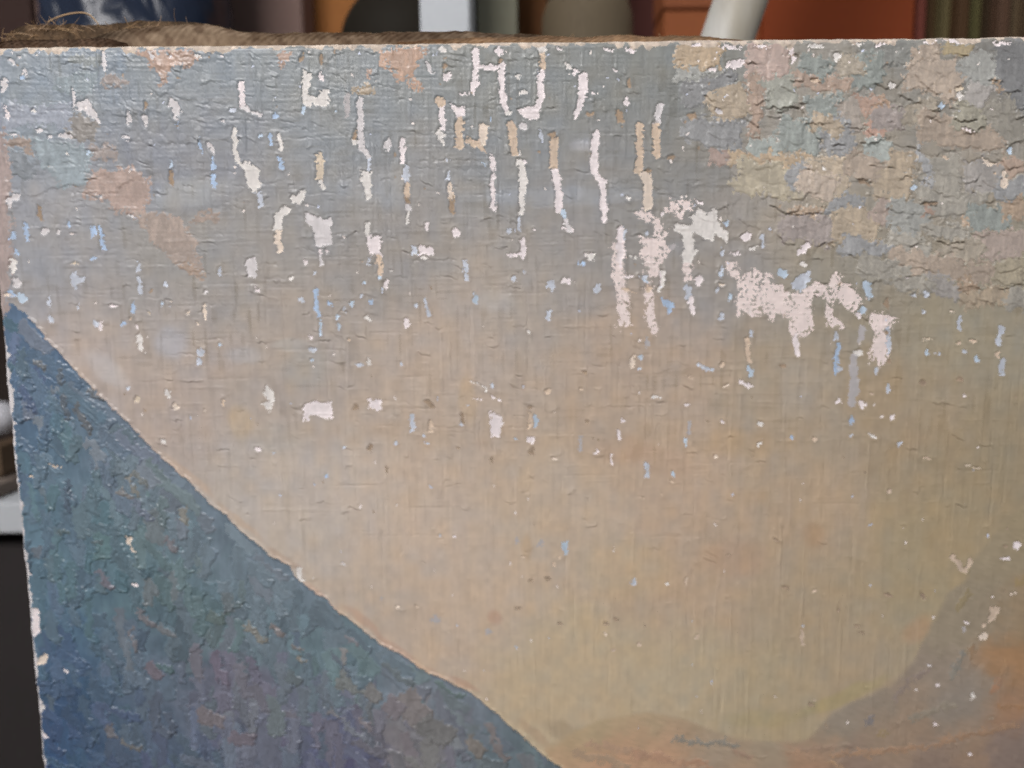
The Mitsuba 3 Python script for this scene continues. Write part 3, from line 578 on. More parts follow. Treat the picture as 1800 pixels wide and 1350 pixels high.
for k, q in [('s', g2((170, 250), (300, 160), (370, 130), (500, 160), (540, 270), (650, 290), (720, 380), (740, 560), (740, 620), (560, 560), (560, 650), (520, 640), (500, 580), (420, 560), (340, 600), (260, 540), (220, 600), (190, 560), (200, 400))),
             ('s', g2((740, 600), (740, 360), (860, 320), (980, 260), (1100, 320), (1150, 180), (1210, 190), (1220, 260), (1330, 320), (1440, 430), (1370, 540), (1290, 540), (1200, 410), (1150, 480), (1140, 600), (1260, 680), (1240, 740), (1110, 690), (1060, 600), (1060, 420), (950, 370), (920, 500), (940, 640), (950, 700), (880, 790), (760, 790), (720, 770), (700, 680))),
             ('s', g2((1490, 640), (1540, 560), (1800, 600), (1700, 640), (1710, 940), (1660, 1060), (1590, 1080), (1490, 940), (1540, 860), (1540, 720))), ('s', g2((90, 50), (190, 50), (210, 130), (210, 260), (160, 220), (120, 150))),
             ('b', g2((740, 270), (820, 180), (900, 150), (920, 230), (850, 330), (760, 340))), ('b', g2((1410, 300), (1460, 230), (1500, 250), (1540, 400), (1480, 420))), ('b', g2((1660, 680), (1700, 680), (1710, 960), (1680, 970)))]:
    LOSS.append((k, 'P', q, 0))
LOSS += [('w', 'L', g2((785, 800), (790, 970)), 12), ('b', 'L', g2((1175, 750), (1170, 820)), 8), ('b', 'L', g2((1205, 860), (1180, 1000), (1185, 1150)), 10), ('b', 'S', g2((1220, 1110)), (7, 5, 30)), ('b', 'S', g2((340, 765)), (5, 6, 0)), ('c', 'L', g2((305, 820), (315, 1040)), 10.5), ('b', 'L', g2((290, 1100), (325, 1155)), 12),
         ('w', 'S', g2((850, 70)), (8, 4.5, 15)), ('b', 'S', g2((640, 160)), (12, 9, 20)), ('b', 'S', g2((50, 150)), (6, 9, 0)), ('w', 'S', g2((30, 285)), (6, 4, 0)), ('b', 'S', g2((130, 410)), (3, 6, 0)), ('b', 'S', g2((40, 600)), (6, 7, 0)), ('b', 'S', g2((1450, 530)), (10, 8, 0)), ('b', 'S', g2((1580, 1130)), (4, 8, 0)), ('w', 'S', g2((1390, 950)), (9, 6, 0)),
         ('p', 'L', g2((1430, 700), (1415, 830)), 11), ('p', 'L', g2((1350, 1000), (1340, 1350), (1335, 1440)), 15), ('w', 'S', g2((1410, 580)), (6, 6, 0)), ('k', 'S', g2((1680, 470)), (5, 8, 0))]
# middle right
Ln('b', Ft, 36, (18, 170), (30, 225)); Ln('w', Ft, 40, (40, 230), (48, 292)); Sp('w', Ft, (80, 130, 25, 35), (945, 780, 23, 25), (820, 765, 17, 14), (1000, 950, 36, 10, 10), (1480, 735, 15, 12), (1178, 115, 15, 8), (15, 780, 14, 12), (405, 990, 12, 12), (212, 868, 17, 12), (405, 880, 14, 21, -40), (390, 815, 9, 9), (1105, 850, 12, 18))
Sp('b', Ft, (200, 320, 19, 23), (205, 70, 16, 28), (245, 215, 8, 20), (1080, 695, 19, 25), (1135, 980, 17, 12), (570, 960, 17, 17), (885, 870, 19, 28), (885, 945, 16, 18), (1550, 545, 19, 23), (1280, 200, 21, 17), (1218, 210, 15, 12), (1260, 295, 14, 14), (1285, 512, 15, 24), (1350, 520, 11, 12), (1480, 500, 13, 16), (12, 980, 10, 20))
Sp('c', Ft, (207, 572, 18, 12), (230, 685, 20, 10), (45, 635, 12, 12), (1295, 432, 22, 9), (1410, 300, 15, 10), (1532, 450, 20, 9), (1455, 460, 13, 10), (1660, 520, 11, 14), (695, 965, 13, 16), (170, 1050, 14, 9), (1270, 1063, 32, 8), (1085, 1243, 15, 15), (985, 725, 18, 8, 20), (190, 150, 16, 9)); Ln('c', Ft, 10, (1500, 1100), (1575, 1122))
Ln('b', Ft, 20, (82, 575), (150, 600)); Ln('w', Ft, 22, (303, 660), (357, 692)); Ln('b', Ft, 35, (1678, 375), (1665, 460)); Ln('b', Ft, 31, (1680, 550), (1680, 622)); Ln('b', Ft, 24, (1455, 320), (1458, 377)); Ln('p', Ft, 20, (30, 870), (32, 932)); Sp('k', Ft, (1070, 400, 10, 12), (1085, 550, 12, 8), (1460, 650, 14, 10), (1270, 670, 14, 16), (530, 580, 18, 7, 20))
# lower part
P('c', Gt, (668, 108), (690, 128), (690, 180), (722, 215), (690, 208), (663, 160)); P('w', Gt, (1558, 278), (1590, 288), (1592, 340), (1612, 362), (1580, 357), (1563, 320)); Sp('w', Gt, (715, 378, 20, 13), (350, 838, 18, 10, 30), (1650, 348, 13, 8))
P('w', Gt, (125, 250), (160, 280), (162, 320), (138, 322)); P('w', Gt, (160, 508), (202, 500), (207, 590), (217, 642), (180, 655)); P('c', Gt, (186, 790), (220, 752), (255, 745), (252, 777), (220, 802), (190, 806)); P('w', Gt, (220, 1148), (260, 1190), (228, 1198)); P('w', Gt, (205, 980), (232, 1020), (222, 1060), (208, 1050))
P('b', Ht, (1160, 153), (1195, 158), (1192, 212), (1175, 232), (1158, 200)); Sp('c', Ht, (1150, 245, 15, 8), (1115, 275, 13, 8), (962, 232, 15, 8), (565, 625, 11, 7), (398, 497, 12, 8), (295, 500, 14, 10), (1390, 640, 15, 10), (1572, 695, 11, 15), (1430, 728, 12, 6)); Sp('w', Ht, (590, 125, 11, 10), (15, 270, 13, 10), (1717, 378, 15, 10), (770, 985, 12, 6))
Sp('p', Ht, (1050, 165, 20, 16), (925, 150, 12, 18), (495, 565, 28, 28), (770, 628, 24, 18), (205, 455, 10, 14)); Sp('b', Ht, (515, 120, 15, 11), (1535, 370, 15, 23)); Sp('k', Ht, (1085, 350, 16, 8), (1400, 590, 18, 10), (1450, 565, 10, 8), (930, 505, 14, 6), (1000, 360, 14, 6), (1150, 590, 14, 8))
Ln('c', It, 34, (1425, 230), (1452, 280)); Ln('c', It, 28, (1460, 295), (1485, 312)); Ln('c', It, 28, (1495, 298), (1515, 255)); Sp('b', It, (637, 600, 15, 14)); Ln('c', It, 26, (632, 625), (630, 690)); P('c', It, (1622, 488), (1662, 510), (1657, 562), (1608, 578)); P('c', It, (1557, 650), (1612, 630), (1602, 662), (1575, 678))
Sp('w', It, (1762, 175, 18, 26, 30), (1700, 240, 25, 12), (1340, 915, 15, 10), (1525, 970, 16, 24), (1333, 1115, 15, 6, 40), (1510, 1275, 17, 12), (95, 1050, 12, 8), (1300, 805, 11, 8), (1445, 942, 13, 6), (1490, 582, 15, 8, 30)); Sp('c', It, (690, 412, 12, 14), (435, 238, 15, 7), (20, 365, 10, 22), (1588, 595, 17, 18), (77, 655, 14, 20), (1740, 428, 14, 10), (680, 990, 14, 6)); Sp('p', It, (1480, 620, 16, 24))
Sp('k', It, (1080, 440, 24, 9), (1265, 445, 14, 24, -30), (540, 400, 20, 7, 20), (680, 1015, 18, 9), (820, 510, 8, 22), (240, 230, 10, 8), (755, 1132, 10, 8), (1620, 1080, 16, 9), (1700, 180, 14, 8), (920, 600, 12, 7), (950, 635, 26, 6, 10), (490, 145, 16, 7, 20))

LMAT = {'w': paint((224, 215, 210), .75, .2, .11), 'c': paint((216, 202, 184), .75, .2, .1), 'b': paint((188, 197, 208), .6, .3, .18), 'p': paint((176, 170, 170), .6, .3, .06), 'k': paint((160, 142, 118), .85, .1, .16), 's': paint((226, 212, 206), .75, .2, .06)}
LVAR = {'w': [paint(v, .75, .2, .11) for v in ((206, 202, 201), (217, 208, 205), (224, 216, 213))], 'b': [paint(v, .6, .3, .18) for v in ((164, 186, 208), (182, 195, 210), (190, 197, 204))], 'c': [paint(v, .75, .2, .12) for v in ((204, 190, 170), (216, 202, 184), (200, 182, 162))]}
r7 = np.random.default_rng(17)
LNAME = {'w': 'paint_loss', 'c': 'cream_loss', 'b': 'blue_loss', 'p': 'faint_film', 'k': 'burlap_hole', 's': 'broken_loss'}
spk = vnoise(GX / 3.3, GY / 3.3, 71)
big = vfbm(GX / 16, GY / 16, 72)
for k, form, q, w in LOSS:
    Pq = pts(q)
    m = 12 + (max(w[:2]) if form == 'S' else (w if form == 'L' else 0))
    ws = window(Pq[:, 0].min() - m, Pq[:, 0].max() + m, Pq[:, 1].min() - m, Pq[:, 1].max() + m)
    amp = .95 if form == 'P' or k == 's' else .8
    x, y = GX[ws] + WX[ws] * amp, GY[ws] + WY[ws] * amp
    if k == 'b':
        w = (w[0] * .82, w[1] * .88, w[2]) if form == 'S' else w * .8
    d = sd_poly(x, y, Pq) if form == 'P' else sd_line(x, y, Pq, w * (.87 if k in 'wc' else 1)) if form == 'L' else sd_spot(x, y, Pq[0], max(w[0] * .86, 2.0), max(w[1] * .92, 2.0), w[2])
    if k == 's':
        on = (d < 0) & (spk[ws] * .75 + big[ws] * .55 + .12 * np.clip(-d / 14, 0, 1) > .52) | (d < 5) & (spk[ws] > .74) & (big[ws] > .5)
    else:
        on = d + 3.2 * SPK[ws] + 2.4 * SPB[ws] - 1.0 * (WEAVE[ws] - .8) + (.5 if k in 'wc' else 0) < 0
    if on.sum() < 2:
        continue
    mt_ = LMAT[k]
    if k in LVAR:
        lf = float(sst(900, 200, q[0][0]) * sst(700, 300, q[0][1]))
        mt_ = LVAR[k][int(r7.choice(3, p=[.06 + .6 * lf, .30, .64 - .6 * lf]))]
    kk = new_part(LNAME[k], mt_)
    Hs = H[ws]
    lip = (.00002 + .00022 * big[ws]) * np.exp(-((d - 2) / 1.8) ** 2) * (~on)
    if k not in 'ps':
        Hs += lip
    deep = {'w': .00036, 'c': .00042, 'b': .00012, 'p': .00002, 'k': .0003, 's': .00016}[k]
    Hs[on] = (.5 * Hs[on] if k != 'p' else Hs[on]) - deep + {'w': .00014, 's': .00015, 'c': .00014}.get(k, .00003) * WEAVE[ws][on]
    LAB[ws][on] = kk
# scattered specks of bare ground, counted by nobody
r4 = np.random.default_rng(31)
K_S = new_part('loss_speck', LMAT['w'])
K_T = new_part('dark_speck', LMAT['k'])
K_B = new_part('blue_speck', LMAT['b'])
for i in range(300):
    px, py = r4.uniform(15, 1795), 90 + 1200 * r4.random() ** 1.7
    q = cu(px, py)
    ws = window(q[0] - 8, q[0] + 8, q[1] - 8, q[1] + 8)
    kind = r4.choice([0, 1, 2], p=[.5, .22, .28])
    rx, ry = r4.uniform(1.0, 2.0), r4.uniform(1.0, 3.0)
    ang = r4.uniform(-20, 40)
    if float(sd_poly(q[:1], q[1:], MOUNT)[0]) < 6:
        continue
    on = sd_spot(GX[ws] + WX[ws] * .8, GY[ws] + WY[ws] * .8, q, rx, ry, ang) < 0
    H[ws][on] -= .0002
    LAB[ws][on] = (K_S, K_T, K_B)[kind]
# rubbed edges: bare white ground along the top and the left
et, el = GY - YT, GX - XL
K_E = new_part('rubbed_top_edge', paint((196, 178, 164), .8, .2, .25), 'rubbed edge of bare white ground along the top of the canvas')
K_F = new_part('rubbed_left_edge', paint((200, 196, 194), .8, .2, .12), 'rubbed edge of bare white ground down the left side')
on = et < 1 + 17 * np.clip(vfbm(GX / 13, GY / 30 + 5, 81) - .33, 0, 1) * 1.7 * (.5 + vfbm(GX / 60, GY * 0, 83))
H[on] -= .00012
LAB[on & (et < 30)] = K_E
on = (el < 2.5 + 26 * np.clip(vfbm(GX / 30 + 9, GY / 15, 82) - .42, 0, 1)) & (GY > cu(0, 590)[1])
LAB[on] = K_F
# the canvas turns over the stretcher
for e in (et, el):
    H -= .0018 * np.clip(1 - e / 9, 0, 1) ** 2
H = np.where(LAB < 0, 0, H)
def dent(t, seed):
    """how far the edge wanders (canvas units)"""
    return 3.2 * (vfbm(t / 60, t * 0 + .5, seed) - .5) + 1.4 * (vnoise(t / 12, t * 0 + .5, seed + 5) - .5)


from scipy import ndimage
for k, sl in enumerate(ndimage.find_objects(LAB), 1):
    if sl is None or not PARTS[k][0].endswith(('_stroke', '_patch')):
        continue
    comp, nc = ndimage.label(LAB[sl] == k)
    if nc > 1:
        size = np.bincount(comp.ravel())[1:]
        small = np.isin(comp, [i + 1 for i in range(nc) if i != size.argmax() and size[i] > 0])
        LAB[sl][small] = K_M if PARTS[k][0][:3] in ('bro', 'bru', 'acc') else K_H if PARTS[k][0][:3] == 'hil' else 0
V = np.stack([(GX + dent(GY, 121) * np.clip(1 - el / 30, 0, 1)) * S, -H, -(GY + dent(GX, 111) * np.clip(1 - et / 30, 0, 1)) * S], -1).reshape(-1, 3)
ii, jj = np.meshgrid(np.arange(NR - 1), np.arange(NC - 1), indexing='ij')
a = (ii * NC + jj).ravel()
QUAD = np.stack([a, a + NC, a + NC + 1, a + 1], 1)
cell = LAB[:-1, :-1].ravel()

# ------------------------------------------------------------------ paints with a texture of their own
def canvas_xy(p):
    return p.x / S, -p.z / S


SKYPTS = [(1790, 90, 138, 136, 130), (1600, 130, 150, 144, 132), (1400, 200, 164, 156, 142), (1700, 300, 164, 153, 136), (1400, 330, 172, 158, 138), (1780, 450, 148, 140, 120), (40, 130, 144, 153, 158), (300, 130, 140, 148, 150), (600, 150, 138, 144, 144), (900, 150, 138, 142, 139), (1150, 110, 137, 140, 134), (1150, 230, 138, 139, 134), (300, 260, 146, 148, 151), (600, 290, 143, 147, 149), (900, 300, 143, 145, 145),
          (1100, 320, 146, 146, 146), (700, 400, 152, 146, 139), (1000, 410, 152, 146, 139), (300, 450, 147, 145, 139), (100, 470, 146, 147, 148), (500, 400, 150, 147, 141), (900, 500, 160, 151, 140), (1200, 300, 144, 140, 133), (1250, 430, 154, 148, 141), (500, 560, 156, 147, 136),
          (250, 580, 152, 147, 141), (160, 640, 172, 156, 142), (300, 690, 164, 150, 138), (500, 700, 162, 150, 137), (800, 620, 170, 155, 139), (800, 720, 172, 156, 138), (1100, 640, 166, 149, 131), (1100, 740, 172, 153, 131), (1400, 720, 160, 146, 124), (1500, 450, 150, 142, 124), (1700, 600, 150, 142, 120),
          (1750, 800, 150, 136, 108), (1600, 740, 158, 140, 112), (1400, 880, 172, 151, 124), (1000, 900, 180, 162, 139), (700, 900, 184, 166, 146), (560, 880, 176, 166, 154), (450, 830, 170, 161, 150), (500, 930, 178, 166, 150), (800, 1100, 184, 165, 141), (1000, 1230, 182, 164, 126), (950, 1200, 182, 164, 128),
          (1200, 1200, 178, 162, 126), (1250, 1020, 176, 154, 128), (1400, 1050, 166, 148, 119), (1650, 950, 160, 143, 110), (1500, 1150, 166, 149, 118), (1350, 1230, 170, 154, 116), (650, 1060, 178, 162, 142), (1200, 830, 178, 156, 132), (1600, 1060, 160, 146, 114)]
def sky_shift(px, py, c):
    k = sst(250, 620, py)
    left = (1 - k) * sst(800, 350, px)
    r, g, b = mute([v * (.925 + .095 * k - .035 * left) + 5 for v in c], (.34 - .2 * k) * (1 - left))
    b += 3 * left
    return r + 1.5 * k, g, b + 1 * k + 5 * sst(1000, 1250, py)


RBF = [tuple(float(v) for v in (*cu(a, b), *(lin(sky_shift(a, b, c)) * GAIN))) for a, b, *c in SKYPTS]
WASH = [(300, 605, 30, 26, 0, (166, 165, 170), .7), (190, 650, 46, 18, 40, (186, 178, 174), .55), (430, 630, 36, 16, 0, (168, 166, 166), .5), (510, 610, 30, 12, 0, (165, 165, 164), .5), (1030, 255, 26, 12, 0, (166, 166, 172), .6), (870, 530, 34, 18, 0, (176, 170, 164), .5),
        (330, 340, 70, 22, -10, (162, 162, 160), .55), (990, 345, 170, 16, 0, (152, 156, 162), .5), (660, 330, 60, 30, 0, (154, 157, 160), .4), (420, 740, 22, 30, 0, (188, 164, 130), .5), (820, 700, 14, 40, 0, (190, 160, 122), .4), (1300, 780, 90, 26, 0, (180, 150, 112), .45),
        (1100, 790, 50, 26, 0, (182, 150, 122), .5), (1160, 810, 60, 26, 10, (180, 148, 120), .4), (1430, 940, 24, 22, 0, (172, 138, 106), .5), (1290, 980, 60, 40, 0, (178, 146, 120), .5), (925, 960, 10, 26, 0, (186, 152, 112), .5), (870, 1085, 12, 16, 0, (186, 146, 120), .6), (1100, 1000, 90, 60, 0, (190, 166, 128), .4),
        (540, 650, 40, 40, 0, (158, 154, 146), .5), (480, 770, 60, 26, 0, (168, 160, 150), .5), (1610, 1110, 22, 34, 40, (182, 146, 112), .6), (1400, 690, 30, 60, 0, (168, 160, 150), .35), (560, 1050, 40, 9, 40, (186, 146, 124), .45), (640, 1095, 52, 9, 38, (184, 142, 118), .45), (700, 1140, 44, 8, 32, (186, 142, 118), .45),
        (760, 1180, 40, 7, 30, (184, 146, 118), .45), (815, 1200, 30, 7, 30, (186, 138, 112), .45), (500, 985, 40, 8, 38, (176, 148, 126), .6), (420, 915, 50, 8, 42, (186, 160, 136), .6), (330, 835, 60, 8, 42, (188, 160, 136), .5), (1000, 1295, 60, 16, 30, (160, 140, 112), .6), (940, 1290, 40, 9, 42, (178, 148, 116), .6),
        (900, 760, 500, 30, 0, (176, 152, 126), .25), (1480, 1225, 90, 14, -28, (172, 156, 106), .6), (1340, 1265, 70, 18, 0, (168, 152, 110), .5), (1590, 300, 1, 1, 0, (150, 150, 150), .1)]
WSH = [tuple(float(v) for v in (*cu(a, b), rx, ry, math.radians(an), *(lin(mute([v + 4 for v in c], .18)) * GAIN), s)) for a, b, rx, ry, an, c, s in WASH]


def sky_colour(p, n, uv):
    x, y = canvas_xy(p)
    w1 = (fbm(x / 60, y / 70, 1.5, 3) - .5)
    w2 = (fbm(x / 60, y / 70, 9.5, 3) - .5)
    xx, yy = x + 130 * w1, y + 90 * w2
    acc, tot = mi.Color3f(.25, .24, .21) * 1e-5, mi.Float(1e-5)
    for a, b, r, g_, bl in RBF:
        q = dr.exp(-(dr.square(xx - a) + dr.square(yy - b)) / 9000.0)
        acc += mi.Color3f(r, g_, bl) * q
        tot += q
    c = acc / tot
    for a, b, rx, ry, an, r, g_, bl, s in WSH:
        dx, dy = x + 26 * w1 - a, y + 26 * w2 - b
        u, v = dx * math.cos(an) + dy * math.sin(an), -dx * math.sin(an) + dy * math.cos(an)
        k = dr.sqrt(dr.square(u / rx) + dr.square(v / ry))
        t = s * smoothstep(1.35, .55, k)
        c = c * (1 - t) + mi.Color3f(r, g_, bl) * t
    # drag of the brush: vertical low down, crossing threads above; grime in the weave
    t1 = noise(x / 4.5, y / 55, 21.0) - .5
    t2 = noise(x / 40, y / 5.0, 22.0) - .5
    t3 = fbm(x / 12, y / 12, 23.0, 3) - .5
    up = smoothstep(250, -150, y)
    c = c * (1 + .06 * t1 + .05 * t2 * up + .16 * t3)
    v1 = smoothstep(.70, .86, noise(x / 7.2, y / 42, 24.0)) * noise(x / 50, y / 60, 25.0)
    v2 = smoothstep(.74, .88, noise(x / 40, y / 6.0, 26.0)) * noise(x / 60, y / 50, 27.0)
    dirt = dr.clip(v1 * (.10 + .22 * up) + v2 * (.04 + .2 * up), 0, .5)
    c = c * (1 - dirt * mi.Color3f(.52, .58, .68))
    hue = noise(x / 26, y / 26, 28.0) - .5
    h2 = noise(x / 15, y / 34, 33.0) - .5
    return c * (1 + hue * mi.Color3f(.07, .01, -.07) + h2 * mi.Color3f(.05, .03, -.02))


def mountain_colour(p, n, uv):
    x, y = canvas_xy(p)
    f = fbm(x / 34, y / 34, 3.0, 4) - .5
    g_ = fbm(x / 30, y / 36, 8.0, 3) - .5
    xx, yy = x + 130 * f, y + 130 * g_
    acc, tot = mi.Color3f(.25, .24, .21) * 1e-5, mi.Float(1e-5)
    for a, b, r, gg, bl in SLP:
        q = dr.exp(-(dr.square(xx - a) + dr.square(yy - b)) / 5000.0)
        acc += mi.Color3f(r, gg, bl) * q
        tot += q
    t = noise(x / 4, y / 14, 6.0) - .5
    return acc / tot * (1 + .5 * f + .16 * t)


HILLPTS = [(1000, 1300, 168, 150, 118), (1060, 1275, 166, 148, 118), (1150, 1262, 166, 146, 118), (1250, 1285, 160, 142, 116), (1200, 1300, 160, 137, 113), (1350, 1305, 152, 138, 118), (1100, 1310, 172, 142, 114), (1000, 1325, 172, 142, 114), (1180, 1325, 174, 140, 112), (1080, 1345, 174, 138, 111), (1250, 1315, 150, 136, 120),
           (1300, 1340, 158, 134, 110), (1430, 1300, 150, 137, 119), (1480, 1260, 146, 135, 121), (1540, 1230, 146, 135, 121), (1610, 1180, 146, 133, 119), (1660, 1100, 148, 136, 117), (1700, 1040, 148, 136, 116), (1740, 970, 150, 137, 114), (1790, 910, 152, 138, 112), (1540, 1275, 150, 132, 114), (1600, 1230, 150, 132, 114),
           (1650, 1190, 146, 133, 119), (1690, 1230, 141, 132, 122), (1690, 1280, 142, 132, 120), (1740, 1220, 144, 131, 116), (1770, 1160, 160, 125, 92), (1770, 1240, 158, 122, 94), (1790, 1080, 150, 130, 104), (1740, 1090, 144, 132, 114), (1600, 1300, 152, 131, 112), (1700, 1300, 154, 127, 104), (1770, 1310, 132, 116, 107), (1650, 1335, 138, 120, 108),
           (1500, 1335, 144, 124, 110), (1420, 1330, 166, 132, 107)]
HLP = [tuple(float(v) for v in (*cu(a, b), *(lin([v + (12 if a < 1400 else 6) for v in c]) * GAIN))) for a, b, *c in HILLPTS]


def hill_colour(p, n, uv):
    x, y = canvas_xy(p)
    w1 = fbm(x / 26, y / 26, 3.0, 3) - .5
    w2 = fbm(x / 26, y / 26, 6.0, 3) - .5
    xx, yy = x + 60 * w1, y + 40 * w2
    acc, tot = mi.Color3f(.30, .24, .18) * 1e-5, mi.Float(1e-5)
    for a, b, r, gg, bl in HLP:
        q = dr.exp(-(dr.square(xx - a) + dr.square(yy - b)) / 1500.0)
        acc += mi.Color3f(r, gg, bl) * q
        tot += q
    t = noise((x + y * .3) / 14, (y - x * .3) / 4, 4.0) - .5
    d2 = mi.Float(1e6)
    for (ax, ay), (bx_, by_) in zip(HIL.tolist()[:-1], HIL.tolist()[1:]):
        ex, ey = bx_ - ax, by_ - ay
        h = dr.clip(((x - ax) * ex + (y - ay) * ey) / (ex * ex + ey * ey), 0, 1)
        d2 = dr.minimum(d2, dr.square(x - ax - h * ex) + dr.square(y - ay - h * ey))
    melt = smoothstep(0, 1, dr.sqrt(d2) / (13 + 16 * w1 + 12 * smoothstep(180, 60, x)))
    c = acc / tot * (1 + .12 * t + .16 * w2)
    sky_ = sky_colour(p, n, uv)
    return sky_ * (1 - melt) + c * melt


for key, fn, rough in (('mat_sky', sky_colour, .38), ('mat_mountain', mountain_colour, .32), ('mat_hill', hill_colour, .5)):
    scene[key] = {'type': 'twosided', 'b': {'type': 'principled', 'base_color': proc(fn), 'roughness': rough, 'specular': .4}}


def burlap_tone(p, n, uv):
    f = fbm(p.x * 260, p.z * 260, p.y * 260, 3)
    return mix(lin((128, 108, 90)), lin((164, 144, 122)), smoothstep(.25, .75, f))


scene['mat_burlap'] = {'type': 'twosided', 'b': {'type': 'principled', 'base_color': proc(burlap_tone), 'roughness': .9, 'specular': .1}}
plain('mat_pine', lin((176, 146, 108)), .6)

# ------------------------------------------------------------------ the painting as one thing
labels['painting'] = {'label': 'large flaking oil painting on burlap, pale sky above a dark blue slope', 'category': 'painting'}
order = np.argsort(cell, kind='stable')
cuts = np.searchsorted(cell[order], np.arange(len(PARTS) + 1))
# normals of the whole relief, so that neighbouring strokes shade as one surface except across steps
used = {}


def key_of(name):
    k = used.get(name, 0)
    used[name] = k + 1
    return name if k == 0 else '%s_%03d' % (name, k)


MOST = 290
rest = {}
sizes = {k: cuts[k + 1] - cuts[k] for k in PARTS}
byname = {}
for k, (nm, mt) in PARTS.items():
    byname.setdefault(nm, []).append(k)
for k, (nm, mt) in PARTS.items():
    idx = order[cuts[k]:cuts[k + 1]]
    if len(idx) < 1:
        continue
    Qs = QUAD[idx]
    uq, inv = np.unique(Qs, return_inverse=True)
    key = 'painting__' + key_of(nm)
    scene[key] = mikit.ply((V[uq], inv.reshape(-1, 4)), mt, smooth=True)
    if k in LABTXT:
        labels[key] = {'label': LABTXT[k]}
    if nm.endswith('_speck'):
        labels[key] = {'kind': 'stuff'}


def grid_mesh(Pg):
    a, b = Pg.shape[:2]
    i, j = np.meshgrid(np.arange(a - 1), np.arange(b - 1), indexing='ij')
    k = (i * b + j).ravel()
    return Pg.reshape(-1, 3), np.stack([k, k + 1, k + b + 1, k + b], 1)


def add(key, mesh, mat, smooth=35, **lab):
    scene[key] = mikit.ply(mesh, mat, smooth=smooth)
    if lab:
        labels[key] = lab


def strip(xa, za, xb, zb, depth, n, seed):
    """a turned-over edge of the canvas, from the front edge back over the stretcher"""
    t = np.linspace(0, 1, n)[:, None]
    u = np.linspace(0, 1, 14)[None, :]
    x, z = xa + (xb - xa) * t, za + (zb - za) * t
    nb = meshkit.fbm(np.stack(np.broadcast_arrays(t * n * .5, u * 6, t * 0 + seed), -1), 3) - .5
    nx, nz = (0, 1) if abs(xb - xa) > abs(zb - za) else (-1, 0)
    if seed == 1:
        z = z - dent(x / S, 111) * S
    if seed == 2:
        x = x + dent(-z / S, 121) * S
    return grid_mesh(np.stack(np.broadcast_arrays(x + nx * nb * .0006 * np.minimum(u * 5, 1), 0.0017 + depth * u, z + nz * nb * .0006 * np.minimum(u * 5, 1)), -1))


x0, z1, x1, z0 = XL * S, -YT * S, xs[-1] * S, -ys[-1] * S
add('painting__canvas_edge', strip(x0, z1, x1, z1, .020, 700, 1), 'mat_burlap', True, label='top edge of the burlap turned over the stretcher')
add('painting__canvas_edge_001', strip(x0, z1, x0, z0, .020, 500, 2), paint((176, 160, 150), .85, .1), True, label='left edge of the canvas turned over the stretcher')
add('painting__canvas_edge_002', strip(x1, z1, x1, z0, .020, 120, 3), 'mat_burlap', True)
add('painting__canvas_edge_003', strip(x0, z0, x1, z0, .020, 120, 4), 'mat_burlap', True)


def box(x0, x1, y0, y1, z0, z1, ch=.001):
    m = trimesh.creation.box(extents=(x1 - x0 - 2 * ch, y1 - y0 - 2 * ch, z1 - z0 - 2 * ch))
    pts_ = np.vstack([m.vertices + d * ch for d in ((1, 0, 0), (-1, 0, 0), (0, 1, 0), (0, -1, 0), (0, 0, 1), (0, 0, -1)) for d in [np.array(d)]])
    h = trimesh.convex.convex_hull(pts_)
    h.apply_translation(((x0 + x1) / 2, (y0 + y1) / 2, (z0 + z1) / 2))
    return h


bw = .045
for i, (a, b, c, d) in enumerate([(x0 + .002, x1 - .002, z1 - .002 - bw, z1 - .002), (x0 + .002, x1 - .002, z0 + .002, z0 + .002 + bw), (x0 + .002, x0 + .002 + bw, z0 + .004 + bw, z1 - .004 - bw), (x1 - .002 - bw, x1 - .002, z0 + .004 + bw, z1 - .004 - bw)]):
    add('painting__stretcher_bar' + ('_%03d' % i if i else ''), box(a, b, .0035, .0215, c, d), 'mat_pine', 30)

# loose burlap folded up behind the top edge
def fold(outline, Y, roll, seed, lower=95):
    """a hem of burlap: outline = upper contour in picture points"""
    o = np.array(outline, float)
    px = np.linspace(o[0, 0], o[-1, 0], 260)
    top = np.interp(px, o[:, 0], o[:, 1])
    rows = []
    for x, t in zip(px, top):
        a, b = at(x, t, Y), at(x, lower, Y)
        h = max(a[2] - b[2], .0005)
        row = []
        for s in np.linspace(0, 1, 26):
            ang = s * math.pi
            row.append((a[0], Y - roll * math.sin(ang) * 1.0 + roll * .9 * (s > .5) * (s - .5), b[2] + h * (1 - abs(1 - 2 * s) ** 2.2)))
        rows.append(row)
    G = np.array(rows)
    nb = meshkit.fbm(np.stack([G[..., 0] * 60, G[..., 2] * 220, G[..., 1] * 60 + seed], -1), 4) - .5
    wv = np.sin(G[..., 0] / .0019 * math.pi) * np.sin(np.arange(26)[None] * 2.2) * .00022
    G[..., 1] += nb * .0022 + wv
    G[..., 2] += (meshkit.fbm(np.stack([G[..., 0] * 90, G[..., 0] * 0 + seed, G[..., 1] * 0], -1), 4) - .5) * .0022
    return grid_mesh(G)


